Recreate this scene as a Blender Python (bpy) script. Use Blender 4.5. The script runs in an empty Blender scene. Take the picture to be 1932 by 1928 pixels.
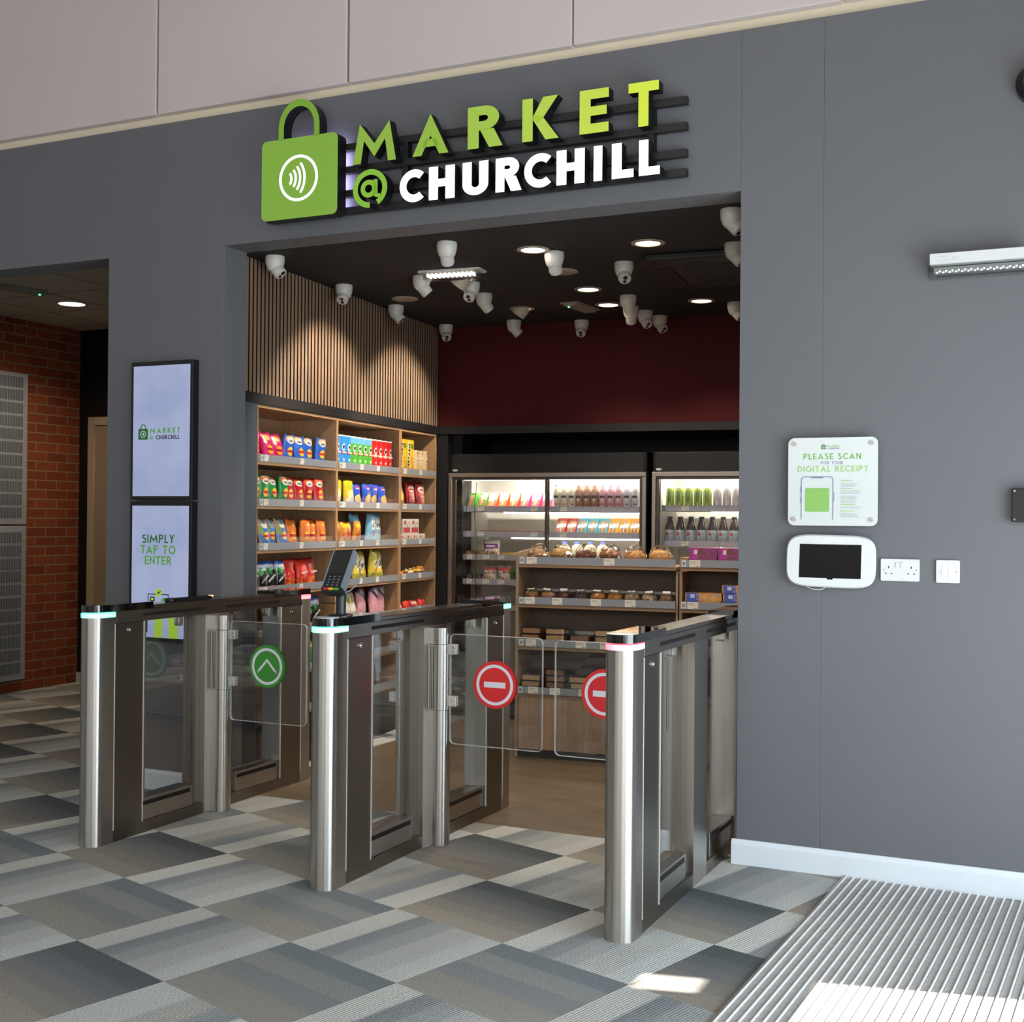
import bpy, bmesh, math, random
from math import sin, cos, pi, radians
from mathutils import Vector, Matrix

C = bpy.context.scene.collection
scn = bpy.context.scene
# ---------------------------------------------------------------- camera
yaw, pit, rol = radians(25.115), radians(.378), radians(.488)
fw = Vector((-sin(yaw)*cos(pit), cos(yaw)*cos(pit), sin(pit)))
r_ = Vector((cos(yaw), sin(yaw), 0)); u_ = r_.cross(fw)
r2 = cos(rol)*r_ + sin(rol)*u_; u2 = -sin(rol)*r_ + cos(rol)*u_
cd = bpy.data.cameras.new('camera'); cam = bpy.data.objects.new('camera', cd); C.objects.link(cam)
cd.sensor_width = 36; cd.sensor_fit = 'HORIZONTAL'; cd.lens = 36*2340/1932; cd.clip_start = .05
M4 = Matrix((r2, u2, -fw)).transposed().to_4x4(); M4.translation = Vector((0, 0, 1.4))
cam.matrix_world = M4
scn.camera = cam
# ---------------------------------------------------------------- world, sun, big lights, exposure
scn.view_settings.view_transform = 'Standard'; scn.view_settings.look = 'None'
scn.view_settings.exposure = 0.0; scn.view_settings.gamma = 1; scn.view_settings.use_curve_mapping = False
wd = bpy.data.worlds.new('sky'); scn.world = wd; wd.use_nodes = True
wd.node_tree.nodes['Background'].inputs[0].default_value = (.72, .85, 1, 1)
wd.node_tree.nodes['Background'].inputs[1].default_value = 1.2

def light(name, kind, loc, energy, color=(1, 1, 1), direction=(0, 0, -1), size=1, size_y=None, spot=None, blend=.5, parent=None, spread=None):
    d = bpy.data.lights.new(name, kind); d.energy = energy; d.color = color
    if kind == 'AREA':
        d.shape = 'RECTANGLE' if size_y else 'DISK'; d.size = size
        if size_y: d.size_y = size_y
        if spread: d.spread = radians(spread)
    elif kind == 'SPOT':
        d.spot_size = radians(spot); d.spot_blend = blend; d.shadow_soft_size = size
    elif kind == 'SUN': d.angle = radians(.6)
    o = bpy.data.objects.new(name, d); C.objects.link(o)
    o.location = loc; o.rotation_euler = Vector(direction).to_track_quat('-Z', 'Y').to_euler()
    if parent: o.parent = parent
    return o
SAZ, SEL = radians(13), radians(43)
light('sun', 'SUN', (4, 3, 5), 34, (1, .95, .86), (-cos(SAZ)*cos(SEL), -sin(SAZ)*cos(SEL), -sin(SEL)))
# daylight arriving through the glazing of the right wall and the windows behind the camera
light('daylight_entrance', 'AREA', (1.16, 3.12, 1.05), 98, (.80, .91, 1), (-1, .0, 0), 2.2, 1.85)
light('daylight_window', 'AREA', (1.16, -.05, 1.9), 80, (.84, .93, 1), (-1, .12, 0), 3.8, 2.6)
light('daylight_high_window', 'AREA', (-2.6, -3.9, 3.0), 85, (1, .87, .76), (0, 1, -.05), 7.0, 2.2)

# ---------------------------------------------------------------- helpers
def lin(h):
    h = h.lstrip('#'); out = []
    for i in (0, 2, 4):
        c = int(h[i:i+2], 16)/255
        out.append(c/12.92 if c <= .04045 else ((c+.055)/1.055)**2.4)
    return (*out, 1)

class G:
    """tiny node graph helper"""
    def __init__(s, name):
        s.m = bpy.data.materials.new(name); s.m.use_nodes = True
        s.nt = s.m.node_tree; s.b = s.nt.nodes['Principled BSDF']; s.out = s.nt.nodes['Material Output']
    def n(s, t, **kw):
        x = s.nt.nodes.new(t)
        for k, v in kw.items(): setattr(x, k, v)
        return x
    def l(s, a, b): s.nt.links.new(a, b)
    def math(s, op, a, b=None, c=None):
        x = s.n('ShaderNodeMath', operation=op)
        for i, v in enumerate((a, b, c)):
            if v is None: continue
            if isinstance(v, (int, float)): x.inputs[i].default_value = v
            else: s.l(v, x.inputs[i])
        return x.outputs[0]
    def mix(s, f, a, b, mode='MIX'):
        x = s.n('ShaderNodeMix', data_type='RGBA', blend_type=mode)
        for i, v in ((0, f), (6, a), (7, b)):
            if isinstance(v, (int, float)): x.inputs[i].default_value = v
            elif isinstance(v, tuple): x.inputs[i].default_value = v
            else: s.l(v, x.inputs[i])
        return x.outputs[2]
    def ramp(s, f, stops, interp='LINEAR'):
        x = s.n('ShaderNodeValToRGB'); cr = x.color_ramp; cr.interpolation = interp
        while len(cr.elements) < len(stops): cr.elements.new(.5)
        for e, (p, c) in zip(cr.elements, stops): e.position = p; e.color = lin(c) if isinstance(c, str) else c
        s.l(f, x.inputs[0]); return x.outputs[0]
    def coord(s, which='Object'):
        return s.n('ShaderNodeTexCoord').outputs[which]
    def noise(s, vec, scale, detail=2, stretch=None):
        if stretch:
            mp = s.n('ShaderNodeMapping'); s.l(vec, mp.inputs[0]); mp.inputs['Scale'].default_value = stretch; vec = mp.outputs[0]
        x = s.n('ShaderNodeTexNoise'); s.l(vec, x.inputs['Vector']); x.inputs['Scale'].default_value = scale; x.inputs['Detail'].default_value = detail
        return x.outputs['Fac']
    def bump(s, h, strength=.3, dist=.002):
        x = s.n('ShaderNodeBump'); x.inputs['Strength'].default_value = strength; x.inputs['Distance'].default_value = dist
        s.l(h, x.inputs['Height']); s.l(x.outputs[0], s.b.inputs['Normal'])
    def set(s, **kw):
        names = dict(color='Base Color', rough='Roughness', metal='Metallic', spec='Specular IOR Level', coat='Coat Weight', trans='Transmission Weight',
                     aniso='Anisotropic', es='Emission Strength', ec='Emission Color', ior='IOR', alpha='Alpha', coatr='Coat Roughness')
        for k, v in kw.items():
            i = s.b.inputs[names[k]]
            if isinstance(v, str): i.default_value = lin(v)
            elif isinstance(v, (int, float, tuple)): i.default_value = v
            else: s.l(v, i)
        return s

MATS = {}
def mat(name, color, rough=.5, metal=0, var=.04, scale=30, **kw):
    """plain painted / plastic / metal surface with slight procedural unevenness"""
    if name in MATS: return MATS[name]
    g = G(name); g.set(rough=rough, metal=metal, **kw)
    nf = g.noise(g.coord(), scale, 3)
    c = lin(color)
    lo = tuple(x*(1-var) for x in c[:3])+(1,); hi = tuple(min(1, x*(1+var)) for x in c[:3])+(1,)
    g.l(g.mix(nf, lo, hi), g.b.inputs['Base Color'])
    MATS[name] = g.m; return g.m
def glow(name, color, strength, base='#dddddd'):
    if name in MATS: return MATS[name]
    g = G(name); g.set(color=base, rough=.4, ec=color, es=strength); MATS[name] = g.m; return g.m
def steel(name, color='#a8a29a', rough=.28, stretch=(2, 2, 220), aniso=0):
    g = G(name); co = g.coord()
    nf = g.noise(co, 6, 4, stretch)
    g.l(g.ramp(nf, [(.3, tuple(x*.95 for x in lin(color)[:3])+(1,)), (.7, lin(color))]), g.b.inputs['Base Color'])
    g.set(metal=1.0)
    g.l(g.math('MULTIPLY_ADD', nf, .05, rough-.025), g.b.inputs['Roughness'])
    if aniso:                            # brushed across, so highlights stretch upwards
        cx = g.n('ShaderNodeCombineXYZ'); cx.inputs[0].default_value = .04; cx.inputs[1].default_value = .03; cx.inputs[2].default_value = 1; g.l(cx.outputs[0], g.b.inputs['Tangent']); g.set(aniso=aniso)
    return g.m
def thin_glass(name, tint=(1, 1, 1, 1), boost=1.0, rough=0.0):
    g = G(name); tr = g.n('ShaderNodeBsdfTransparent'); gl = g.n('ShaderNodeBsdfGlossy'); mx = g.n('ShaderNodeMixShader')
    lw = g.n('ShaderNodeFresnel'); geo = g.n('ShaderNodeNewGeometry')
    g.l(g.math('MULTIPLY_ADD', geo.outputs['Backfacing'], 1/1.5-1.5, 1.5), lw.inputs[0])      # same reflectance on both faces of a thin pane
    tr.inputs[0].default_value = tint; gl.inputs['Roughness'].default_value = rough
    g.l(g.math('MULTIPLY', lw.outputs[0], boost), mx.inputs[0]); g.l(tr.outputs[0], mx.inputs[1]); g.l(gl.outputs[0], mx.inputs[2])
    g.l(mx.outputs[0], g.out.inputs[0]); return g.m

def rrect(cx, cz, w, h, r, seg=5, corners=(1, 1, 1, 1)):
    P = []
    for i, (sx, sz, a0) in enumerate(((1, 1, 0), (-1, 1, 90), (-1, -1, 180), (1, -1, 270))):
        rr = r if corners[i] else 1e-4
        ox, oz = cx+sx*(w/2-rr), cz+sz*(h/2-rr)
        for k in range(seg+1):
            a = radians(a0+90*k/seg); P.append((ox+rr*cos(a), oz+rr*sin(a)))
    return P
def circ(cx, cz, rx, rz=None, seg=32):
    rz = rz or rx
    return [(cx+rx*cos(2*pi*k/seg), cz+rz*sin(2*pi*k/seg)) for k in range(seg)]
def arc(cx, cz, r, w, a0, a1, seg=16, rz=None):
    k = (rz or r)/r
    o = [(cx+(r+w/2)*cos(radians(a0+(a1-a0)*i/seg)), cz+k*(r+w/2)*sin(radians(a0+(a1-a0)*i/seg))) for i in range(seg+1)]
    n = [(cx+(r-w/2)*cos(radians(a0+(a1-a0)*i/seg)), cz+k*(r-w/2)*sin(radians(a0+(a1-a0)*i/seg))) for i in range(seg+1)]
    return [[o[i], o[i+1], n[i+1], n[i]] for i in range(seg)]

class MB:
    def __init__(s): s.bm = bmesh.new()
    def face(s, pts, m=0):
        vs = [s.bm.verts.new(p) for p in pts]
        f = s.bm.faces.new(vs); f.material_index = m; return f
    def box(s, x0, x1, y0, y1, z0, z1, m=0):
        v = [s.bm.verts.new((x, y, z)) for x in (x0, x1) for y in (y0, y1) for z in (z0, z1)]
        for q in ((0, 1, 3, 2), (4, 6, 7, 5), (0, 4, 5, 1), (2, 3, 7, 6), (0, 2, 6, 4), (1, 5, 7, 3)):
            s.bm.faces.new([v[i] for i in q]).material_index = m
        return s
    def prism(s, poly, axis, a, b, m=0, mcap=None):
        """poly 2D -> extruded along axis. axis y: (x,z); axis z: (x,y); axis x: (y,z)"""
        def P(p, t):
            return {'y': (p[0], t, p[1]), 'z': (p[0], p[1], t), 'x': (t, p[0], p[1])}[axis]
        A = [s.bm.verts.new(P(p, a)) for p in poly]; B = [s.bm.verts.new(P(p, b)) for p in poly]
        n = len(poly); fs = []
        f = s.bm.faces.new(A); f.material_index = m if mcap is None else mcap; fs.append(f)
        f = s.bm.faces.new(B[::-1]); f.material_index = m; fs.append(f)
        for i in range(n):
            f = s.bm.faces.new((A[i], B[i], B[(i+1) % n], A[(i+1) % n])); f.material_index = m; fs.append(f)
        bmesh.ops.recalc_face_normals(s.bm, faces=fs)
        return s
    def lathe(s, prof, seg=24, m=0, mtx=None, cap=True):
        mtx = mtx or Matrix.Identity(4); rings = []
        for r, z in prof:
            rings.append([s.bm.verts.new(mtx @ Vector((r*cos(2*pi*k/seg), r*sin(2*pi*k/seg), z))) for k in range(seg)])
        fs = []
        for a, b in zip(rings, rings[1:]):
            for k in range(seg): fs.append(s.bm.faces.new((a[k], a[(k+1) % seg], b[(k+1) % seg], b[k])))
        if cap: fs.append(s.bm.faces.new(rings[0][::-1])); fs.append(s.bm.faces.new(rings[-1]))
        for f in fs: f.material_index = m
        bmesh.ops.recalc_face_normals(s.bm, faces=fs)
        return s
    def cyl(s, c, r, h, axis='z', seg=24, m=0, r1=None):
        R = {'z': Matrix.Identity(4), 'x': Matrix.Rotation(pi/2, 4, 'Y'), 'y': Matrix.Rotation(-pi/2, 4, 'X')}[axis]
        return s.lathe([(r, 0), (r if r1 is None else r1, h)], seg, m, Matrix.Translation(c) @ R)
    def tube(s, pts, r, seg=8, m=0):
        pts = [Vector(p) for p in pts]; rings = []
        up = Vector((.3, .2, 1)).normalized()
        for i, p in enumerate(pts):
            t = (pts[min(i+1, len(pts)-1)]-pts[max(i-1, 0)]).normalized()
            a = t.cross(up)
            if a.length < 1e-3: a = t.cross(Vector((1, 0, 0)))
            a.normalize(); b = t.cross(a)
            rings.append([s.bm.verts.new(p+r*(cos(2*pi*k/seg)*a+sin(2*pi*k/seg)*b)) for k in range(seg)])
        fs = []
        for a, b in zip(rings, rings[1:]):
            for k in range(seg): fs.append(s.bm.faces.new((a[k], a[(k+1) % seg], b[(k+1) % seg], b[k])))
        fs.append(s.bm.faces.new(rings[0][::-1])); fs.append(s.bm.faces.new(rings[-1]))
        for f in fs: f.material_index = m
        bmesh.ops.recalc_face_normals(s.bm, faces=fs)
        return s
    def transform(s, mtx): bmesh.ops.transform(s.bm, matrix=mtx, verts=s.bm.verts); return s
    def mesh(s, name, mats, smooth=False):
        me = bpy.data.meshes.new(name); s.bm.to_mesh(me); s.bm.free()
        for m in (mats if isinstance(mats, (list, tuple)) else [mats]): me.materials.append(m)
        if smooth:
            me.polygons.foreach_set('use_smooth', [True]*len(me.polygons)); me.set_sharp_from_angle(angle=radians(32))
        return me
    def build(s, name, mats, parent=None, loc=(0, 0, 0), rz=0, smooth=False, bevel=0):
        return place(name, s.mesh(name, mats, smooth), parent, loc, rz, bevel)
def place(name, me, parent=None, loc=(0, 0, 0), rz=0, bevel=0):
    o = bpy.data.objects.new(name, me); C.objects.link(o); o.location = loc
    o.rotation_euler = (0, 0, rz)
    if parent: o.parent = parent
    if bevel:
        b = o.modifiers.new('bevel', 'BEVEL'); b.width = bevel; b.segments = 2; b.limit_method = 'ANGLE'
    return o
def tag(o, label=None, cat=None, group=None, kind=None):
    if label: o['label'] = label
    if cat: o['category'] = cat
    if group: o['group'] = group
    if kind: o['kind'] = kind
    return o
def thing(name, label, cat, loc=(0, 0, 0), rz=0, group=None):
    o = bpy.data.objects.new(name, None); C.objects.link(o); o.location = loc; o.rotation_euler = (0, 0, rz)
    o.empty_display_size = .05
    return tag(o, label, cat, group)
def struct(o, label=None): o['kind'] = 'structure'; return tag(o, label)
def kids(o): return [c for c in bpy.data.objects if c.parent == o]
def copy_tree(o, parent=None):
    c = o.copy(); C.objects.link(c)
    if parent: c.parent = parent
    for ch in kids(o): copy_tree(ch, c)
    return c

# ------------------------------------------------ geometric sans lettering built from polygons
def letter(ch, w):
    """returns (polygons, advance width) in cap-height units, w = stroke weight"""
    R = lambda x0, z0, x1, z1: [(x0, z0), (x1, z0), (x1, z1), (x0, z1)]
    mir = lambda ps, W: [[(W-x, z) for x, z in p][::-1] for p in ps]
    h = .5-w/2
    if ch == 'A':
        W = .92; L = [[(0, 0), (w*1.06, 0), (W/2, .93-w*2.1), (W/2, 1)], ]
        return L+mir(L, W)+[[(.26, .2), (W-.26, .2), (W-.32, .2+w*.85), (.32, .2+w*.85)]], W
    if ch in 'MW':
        W = 1.22; L = [[(0, 0), (w*1.02, 0), (.235+w*.35, .56), (.19, 1)], [(.19, 1), (.235+w*.35, .56), (W/2, .14), (W/2, .14+w*1.5)]]
        P = L+mir(L, W)
        if ch == 'W': P = [[(x, 1-z) for x, z in p] for p in P]
        return P, W
    if ch in 'RPB':
        rb = .29; o = rb-w/2; cx = .33
        P = [R(0, 0, w, 1), R(w, 1-w, cx, 1), R(w, 1-2*rb, cx, 1-2*rb+w)]+arc(cx, 1-rb, o, w, -90, 90, 12)
        if ch == 'R': P.append([(.24, 1-2*rb+.02), (.24+w*1.25, 1-2*rb+.02), (.69, 0), (.69-w*1.2, 0)])
        if ch == 'B': P += [R(w, 0, cx, w)]+arc(cx, .25, .25-w/2+.02, w, -90, 90, 12, .25-w/2)
        return P, .66
    if ch == 'K': return [R(0, 0, w, 1), [(w, .56), (.70-w*1.2, 1), (.74, 1), (.24+w*.9, .52), (.24+w*.3, .42)], [(w, .50), (w+.06, .62), (.24+w*.9, .52), (.76, 0), (.76-w*1.25, 0)]], .76
    if ch in 'EF':
        P = [R(0, 0, w, 1), R(w, 1-w, .58, 1), R(w, .5-w*.45, .54, .5+w*.5)]
        if ch == 'E': P.append(R(w, 0, .58, w))
        return P, .58
    if ch == 'T': return [R(0, 1-w, .66, 1), R(.33-w/2, 0, .33+w/2, 1-w)], .66
    if ch == 'C': return arc(.5, .5, h, w, 48, 312, 26), .82
    if ch == 'G': return arc(.5, .5, h, w, 48, 350, 26)+[R(.55, .5-w*.8, 1-w*.1, .5)], .98
    if ch == 'O': return arc(.5, .5, h, w, 0, 360, 36), 1.0
    if ch == 'D': return [R(0, 0, w, 1), R(w, 1-w, .3, 1), R(w, 0, .3, w)]+arc(.3, .5, h, w, -90, 90, 16), .8
    if ch == 'H': return [R(0, 0, w, 1), R(.66-w, 0, .66, 1), R(w, .5-w/2, .66-w, .5+w/2)], .66
    if ch == 'U': return [R(0, .32, w, 1), R(.66-w, .32, .66, 1)]+arc(.33, .33, .33-w/2, w, 180, 360, 14), .66
    if ch == 'J': return [R(.2, .32, .2+w, 1)]+arc(.03+w/2, .33, .17, w, 240, 360, 8), .3
    if ch == 'I': return [R(0, 0, w, 1)], w
    if ch == 'L': return [R(0, 0, w, 1), R(w, 0, .52, w)], .52
    if ch == 'N': return [R(0, 0, w, 1), R(.72-w, 0, .72, 1), [(0, 1), (w*.4, 1-w*1.6+.05), (.72, 0), (.72-w*.2, w*1.5)]], .72
    if ch == 'V': return [[(0, 1), (w*1.1, 1), (.45, .3), (.45, 0), (.42, 0)], [(.42, 0), (.45, 0), (.45, .3), (.86-w*1.1, 1), (.86, 1)]], .86
    if ch == 'Y': return [R(.36-w/2, 0, .36+w/2, .45), [(0, 1), (w*1.15, 1), (.36+w*.5, .45), (.36-w*.5, .45)], [(.72, 1), (.36+w*.5, .45), (.36-w*.5, .45), (.72-w*1.15, 1)]], .72
    if ch == 'X': return [[(0, 0), (w*1.2, 0), (.7, 1), (.7-w*1.2, 1)], [(0, 1), (w*1.2, 1), (.7, 0), (.7-w*1.2, 0)]], .7
    if ch == 'Z': return [R(0, 0, .62, w), R(0, 1-w, .62, 1), [(0, w), (w*1.2, w), (.62, 1-w), (.62-w*1.2, 1-w)]], .62
    if ch == 'S': return arc(.3, .735, .265-w/2, w, 35, 270, 14)+arc(.3, .265+w*.18, .265+w*.32-w/2, w, -145, 90, 14), .6
    if ch == '@': return arc(.5, .5, .5-w*.42, w*.84, -60, 270+0, 34)+arc(.46, .5, .17, w*.75, 0, 360, 20)+[R(.6, .33, .6+w*.7, .72)]+arc(.74, .42, .12, w*.6, 180, 300, 8), 1.0
    if ch == "'": return [R(0, .7, w, 1)], w
    if ch == '.': return [R(0, 0, w, w)], w
    return [], .36
def write(mb, text, x, z, hgt, y0, y1, w=.18, gap=.16, m=0, mcap=None, align='l', italic=0, up=False, sx=1.0):
    """letters as extruded polygons, facing -y"""
    ws = [letter(c, w)[1] for c in text]
    tot = (sum(ws)+gap*(len(ws)-1))*hgt*sx
    cx = x-(tot/2 if align == 'c' else 0)
    for c, lw in zip(text, ws):
        for p in letter(c, w)[0]:
            q = [((px*sx+italic*pz)*hgt, pz*hgt) for px, pz in p]
            if up: q = [(x-b, z+(a+cx-x)) for a, b in q]
            else: q = [(cx+a, z+b) for a, b in q]
            mb.prism(q, 'y', y0, y1, m, mcap)
        cx += (lw+gap)*hgt*sx
    return tot

# ---------------------------------------------------------------- materials of the place
def wall_paint(name, col, rough=.55):
    g = G(name); co = g.coord()
    nf = g.noise(co, 1.2, 3); fine = g.noise(co, 260, 2)
    c = lin(col)
    g.l(g.mix(nf, tuple(x*.94 for x in c[:3])+(1,), tuple(x*1.06 for x in c[:3])+(1,)), g.b.inputs['Base Color'])
    g.set(rough=rough, spec=.25); g.bump(fine, .12, .0008); return g.m
M_grey = wall_paint('dark_grey_paint', '#67686c')
M_pier = wall_paint('front_lit_pier_paint', '#4b525c')  # blue-grey of grazing front light is put into this colour
M_white = wall_paint('white_paint', '#d7dde2', .4)
M_cream = wall_paint('cream_trim', '#e6d9c0', .5)
M_panel = wall_paint('light_wall_panel', '#c8bdbc', .45)
M_plain = wall_paint('plain_plaster', '#cfccc6', .7)
M_black = mat('black_paint', '#0d0d0e', .6)
M_red = wall_paint('deep_red_paint', '#43080d', .75)
M_blackplastic = mat('black_plastic', '#131416', .35)
M_blackgloss = mat('black_glass', '#050506', .04, coat=1.0)
M_whiteplastic = mat('white_plastic', '#cfd1d2', .3)
M_steelv = steel('brushed_steel_vertical', '#c2beb7', .32, (160, 160, 1.2), .95)
M_steelh = steel('brushed_steel_horizontal', '#a49c95', .22, (60, .8, 260))
M_steeld = steel('brushed_steel_panel', '#8b837b', .36, (150, 150, 1.0), .8)
M_chrome = mat('polished_chrome', '#d8d8d8', .08, 1)
M_slot = mat('dark_slot', '#0a0909', .5)
M_glass = thin_glass('clear_glass', (.95, .96, .96, 1), 1.5)
M_leaf = thin_glass('gate_leaf_glass', (.96, .97, .97, 1), 1.3)
M_edge = mat('polished_glass_edge', '#d8d6d4', .2, .2)
M_alu = mat('satin_aluminium', '#b5ada4', .32, .85)
M_strip = mat('grey_label_strip', '#8c9098', .3, 0, coat=.4)
M_ticket = mat('cream_paper_ticket', '#e3ddcf', .6)
M_ink = mat('dark_ink', '#2c2c30', .6)

def wood(name, a, b, rough=.5, vertical=True, scale=1.0):
    g = G(name); co = g.coord()
    st = (14, 14, .7) if vertical else (.7, 14, 14)
    n1 = g.noise(co, 3*scale, 5, st); n2 = g.noise(co, 22*scale, 4, st)
    f = g.math('ADD', g.math('MULTIPLY', n1, .6), g.math('MULTIPLY', n2, .4))
    g.l(g.ramp(f, [(.32, a), (.66, b)]), g.b.inputs['Base Color']); g.set(rough=rough); g.bump(n2, .08, .0006)
    return g.m
M_oak = wood('oak_laminate_upright', '#93714f', '#b18c66')
M_oakh = wood('oak_laminate_board', '#93714f', '#b18c66', vertical=False)
M_oakgrey = wood('weathered_oak_laminate', '#8a6f55', '#a88c70')
M_slat = wood('oak_slat', '#b28f70', '#cbaa8a', .55)

# carpet tiles: square tiles laid on a turned grid, quarter-turned bands of grey
def carpet():
    g = G('banded_carpet_tiles'); co = g.coord()
    A = Vector((-3.387, 3.722, 0)); ang = radians(-17.6); a2 = radians(73.6)
    def dot(v, off, k):
        x = g.n('ShaderNodeVectorMath', operation='DOT_PRODUCT'); g.l(co, x.inputs[0]); x.inputs[1].default_value = tuple(c/k for c in v)
        return g.math('SUBTRACT', x.outputs['Value'], off/k)
    e1 = (cos(ang), sin(ang), 0); e2 = (cos(a2), sin(a2), 0)
    # dual basis so that tile corners follow both laid directions
    det = e1[0]*e2[1]-e1[1]*e2[0]; d1 = (e2[1]/det, -e2[0]/det, 0); d2 = (-e1[1]/det, e1[0]/det, 0)
    u = dot(d1, A.dot(Vector(d1)), .522); v = dot(d2, A.dot(Vector(d2)), .478)
    iu = g.math('FLOOR', u); iv = g.math('FLOOR', v); fu = g.math('SUBTRACT', u, iu); fv = g.math('SUBTRACT', v, iv)
    par = g.math('PINGPONG', g.math('ADD', iu, iv), 1)           # 0 / 1 checker
    cmb = g.n('ShaderNodeCombineXYZ'); g.l(iu, cmb.inputs[0]); g.l(iv, cmb.inputs[1])
    wn = g.n('ShaderNodeTexWhiteNoise', noise_dimensions='3D'); g.l(cmb.outputs[0], wn.inputs[0]); rnd = wn.outputs['Value']
    wn2 = g.n('ShaderNodeTexWhiteNoise', noise_dimensions='4D'); g.l(cmb.outputs[0], wn2.inputs[0]); wn2.inputs['W'].default_value = 3.7; rn2 = wn2.outputs['Value']
    dark = g.ramp(fv, [(0, '#8c867d'), (.22, '#868179'), (.24, '#7d7973'), (.40, '#797672'), (.43, '#706f6e'), (.58, '#6b6c6d'), (.61, '#62666a'), (.77, '#5a6064'), (.80, '#50575a'), (1, '#4b5255')])
    mid = g.ramp(fv, [(0, '#8f8c86'), (.3, '#898781'), (.34, '#7f8082'), (.55, '#797d80'), (.58, '#868786'), (.78, '#7f8484'), (.81, '#6f777b'), (1, '#6b7478')])
    dark = g.mix(g.math('GREATER_THAN', rn2, .52), dark, mid)
    flip = g.math('GREATER_THAN', rnd, .62)
    lig = g.ramp(fu, [(0, '#b9bab5'), (.22, '#b6b7b3'), (.25, '#7c8084'), (.38, '#83888a'), (.41, '#919596'), (.56, '#979b9b'), (.59, '#a6a8a6'), (.80, '#aaacaa'), (.83, '#b3b6b4'), (1, '#b6b9b7')])
    lig2 = g.ramp(fu, [(0, '#a9abaa'), (.30, '#abadaa'), (.34, '#999a97'), (.52, '#9c9994'), (.56, '#888b8d'), (.74, '#7b8185'), (.77, '#b0b2ae'), (1, '#b6b6b1')])
    lig = g.mix(flip, lig, lig2)
    col = g.mix(par, lig, dark)
    k = g.math('MULTIPLY_ADD', rnd, .26, .92)
    kk = g.n('ShaderNodeCombineXYZ'); [g.l(k, kk.inputs[i]) for i in range(3)]
    col = g.mix(1.0, col, kk.outputs[0], 'MULTIPLY')
    sp = g.math('ADD', g.math('MULTIPLY', g.noise(co, 150, 3), .5), g.math('MULTIPLY', g.noise(co, 480, 2), .5)); big = g.noise(co, 2.2, 3)
    spm = g.math('MULTIPLY_ADD', sp, 2.4, -.14); s3 = g.n('ShaderNodeCombineXYZ'); [g.l(spm, s3.inputs[i]) for i in range(3)]
    col = g.mix(1.0, col, s3.outputs[0], 'MULTIPLY')
    col = g.mix(g.math('MULTIPLY', big, .12), col, lin('#8a847a'))
    g.l(col, g.b.inputs['Base Color']); g.set(rough=.95, spec=.1)
    # cord ribs following the bands
    ribs = g.math('SINE', g.math('MULTIPLY', g.math('ADD', g.math('MULTIPLY', par, fv), g.math('MULTIPLY', g.math('SUBTRACT', 1, par), fu)), 2*pi*48))
    g.bump(g.math('ADD', g.math('MULTIPLY', ribs, .35), sp), .45, .004)
    return g.m
M_carpet = carpet()
def vinyl():
    g = G('brown_vinyl_floor'); co = g.coord()
    n1 = g.noise(co, 3.5, 4, (1, 2.6, 1)); n2 = g.noise(co, 60, 3)
    g.l(g.ramp(g.math('ADD', g.math('MULTIPLY', n1, .8), g.math('MULTIPLY', n2, .2)), [(.3, '#54483b'), (.7, '#75644f')]), g.b.inputs['Base Color'])
    g.set(rough=.45); return g.m
M_vinyl = vinyl()
def brick():
    g = G('red_brick_masonry'); co = g.coord()
    sp = g.n('ShaderNodeSeparateXYZ'); g.l(co, sp.inputs[0]); cb = g.n('ShaderNodeCombineXYZ'); g.l(sp.outputs[1], cb.inputs[0]); g.l(sp.outputs[2], cb.inputs[1])
    b = g.n('ShaderNodeTexBrick'); g.l(cb.outputs[0], b.inputs['Vector'])
    b.inputs['Color1'].default_value = lin('#a8532c'); b.inputs['Color2'].default_value = lin('#84381e'); b.inputs['Mortar'].default_value = lin('#a08c70')
    b.inputs['Scale'].default_value = 1; b.inputs['Brick Width'].default_value = .225; b.inputs['Row Height'].default_value = .0765; b.inputs['Mortar Size'].default_value = .005
    b.inputs['Bias'].default_value = -.1
    nf = g.noise(co, 40, 3)
    g.l(g.mix(g.math('MULTIPLY', nf, .35), b.outputs['Color'], lin('#54200f')), g.b.inputs['Base Color']); g.set(rough=.85)
    g.bump(g.math('SUBTRACT', nf, g.math('MULTIPLY', b.outputs['Fac'], 2)), .5, .004); return g.m
M_brick = brick()
def tile_grid(name, base, line, size, ang=0, off=(0, 0), lw=.03, rough=.8):
    g = G(name); co = g.coord(); mp = g.n('ShaderNodeMapping'); g.l(co, mp.inputs[0])
    mp.inputs['Rotation'].default_value = (0, 0, -ang); mp.inputs['Location'].default_value = (off[0]/size, off[1]/size, 0); mp.inputs['Scale'].default_value = (1/size,)*3
    sp = g.n('ShaderNodeSeparateXYZ'); g.l(mp.outputs[0], sp.inputs[0])
    m = None
    for i in (0, 1):
        d = g.math('ABSOLUTE', g.math('SUBTRACT', g.math('FRACT', sp.outputs[i]), .5)); e = g.math('GREATER_THAN', d, .5-lw)
        m = e if m is None else g.math('MAXIMUM', m, e)
    nf = g.noise(co, 300, 2)
    c = lin(base); g.l(g.mix(m, g.mix(nf, tuple(x*.9 for x in c[:3])+(1,), c), lin(line)), g.b.inputs['Base Color']); g.set(rough=rough); return g.m
M_ceilhall = tile_grid('mineral_ceiling_tiles', '#cfc5b4', '#5d564c', .6, 0, (.05, .1), .012)
M_ceilshop = tile_grid('black_ceiling_tiles', '#0c0c0d', '#151515', .6, radians(5.4), (.1, .2), .015)

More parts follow.
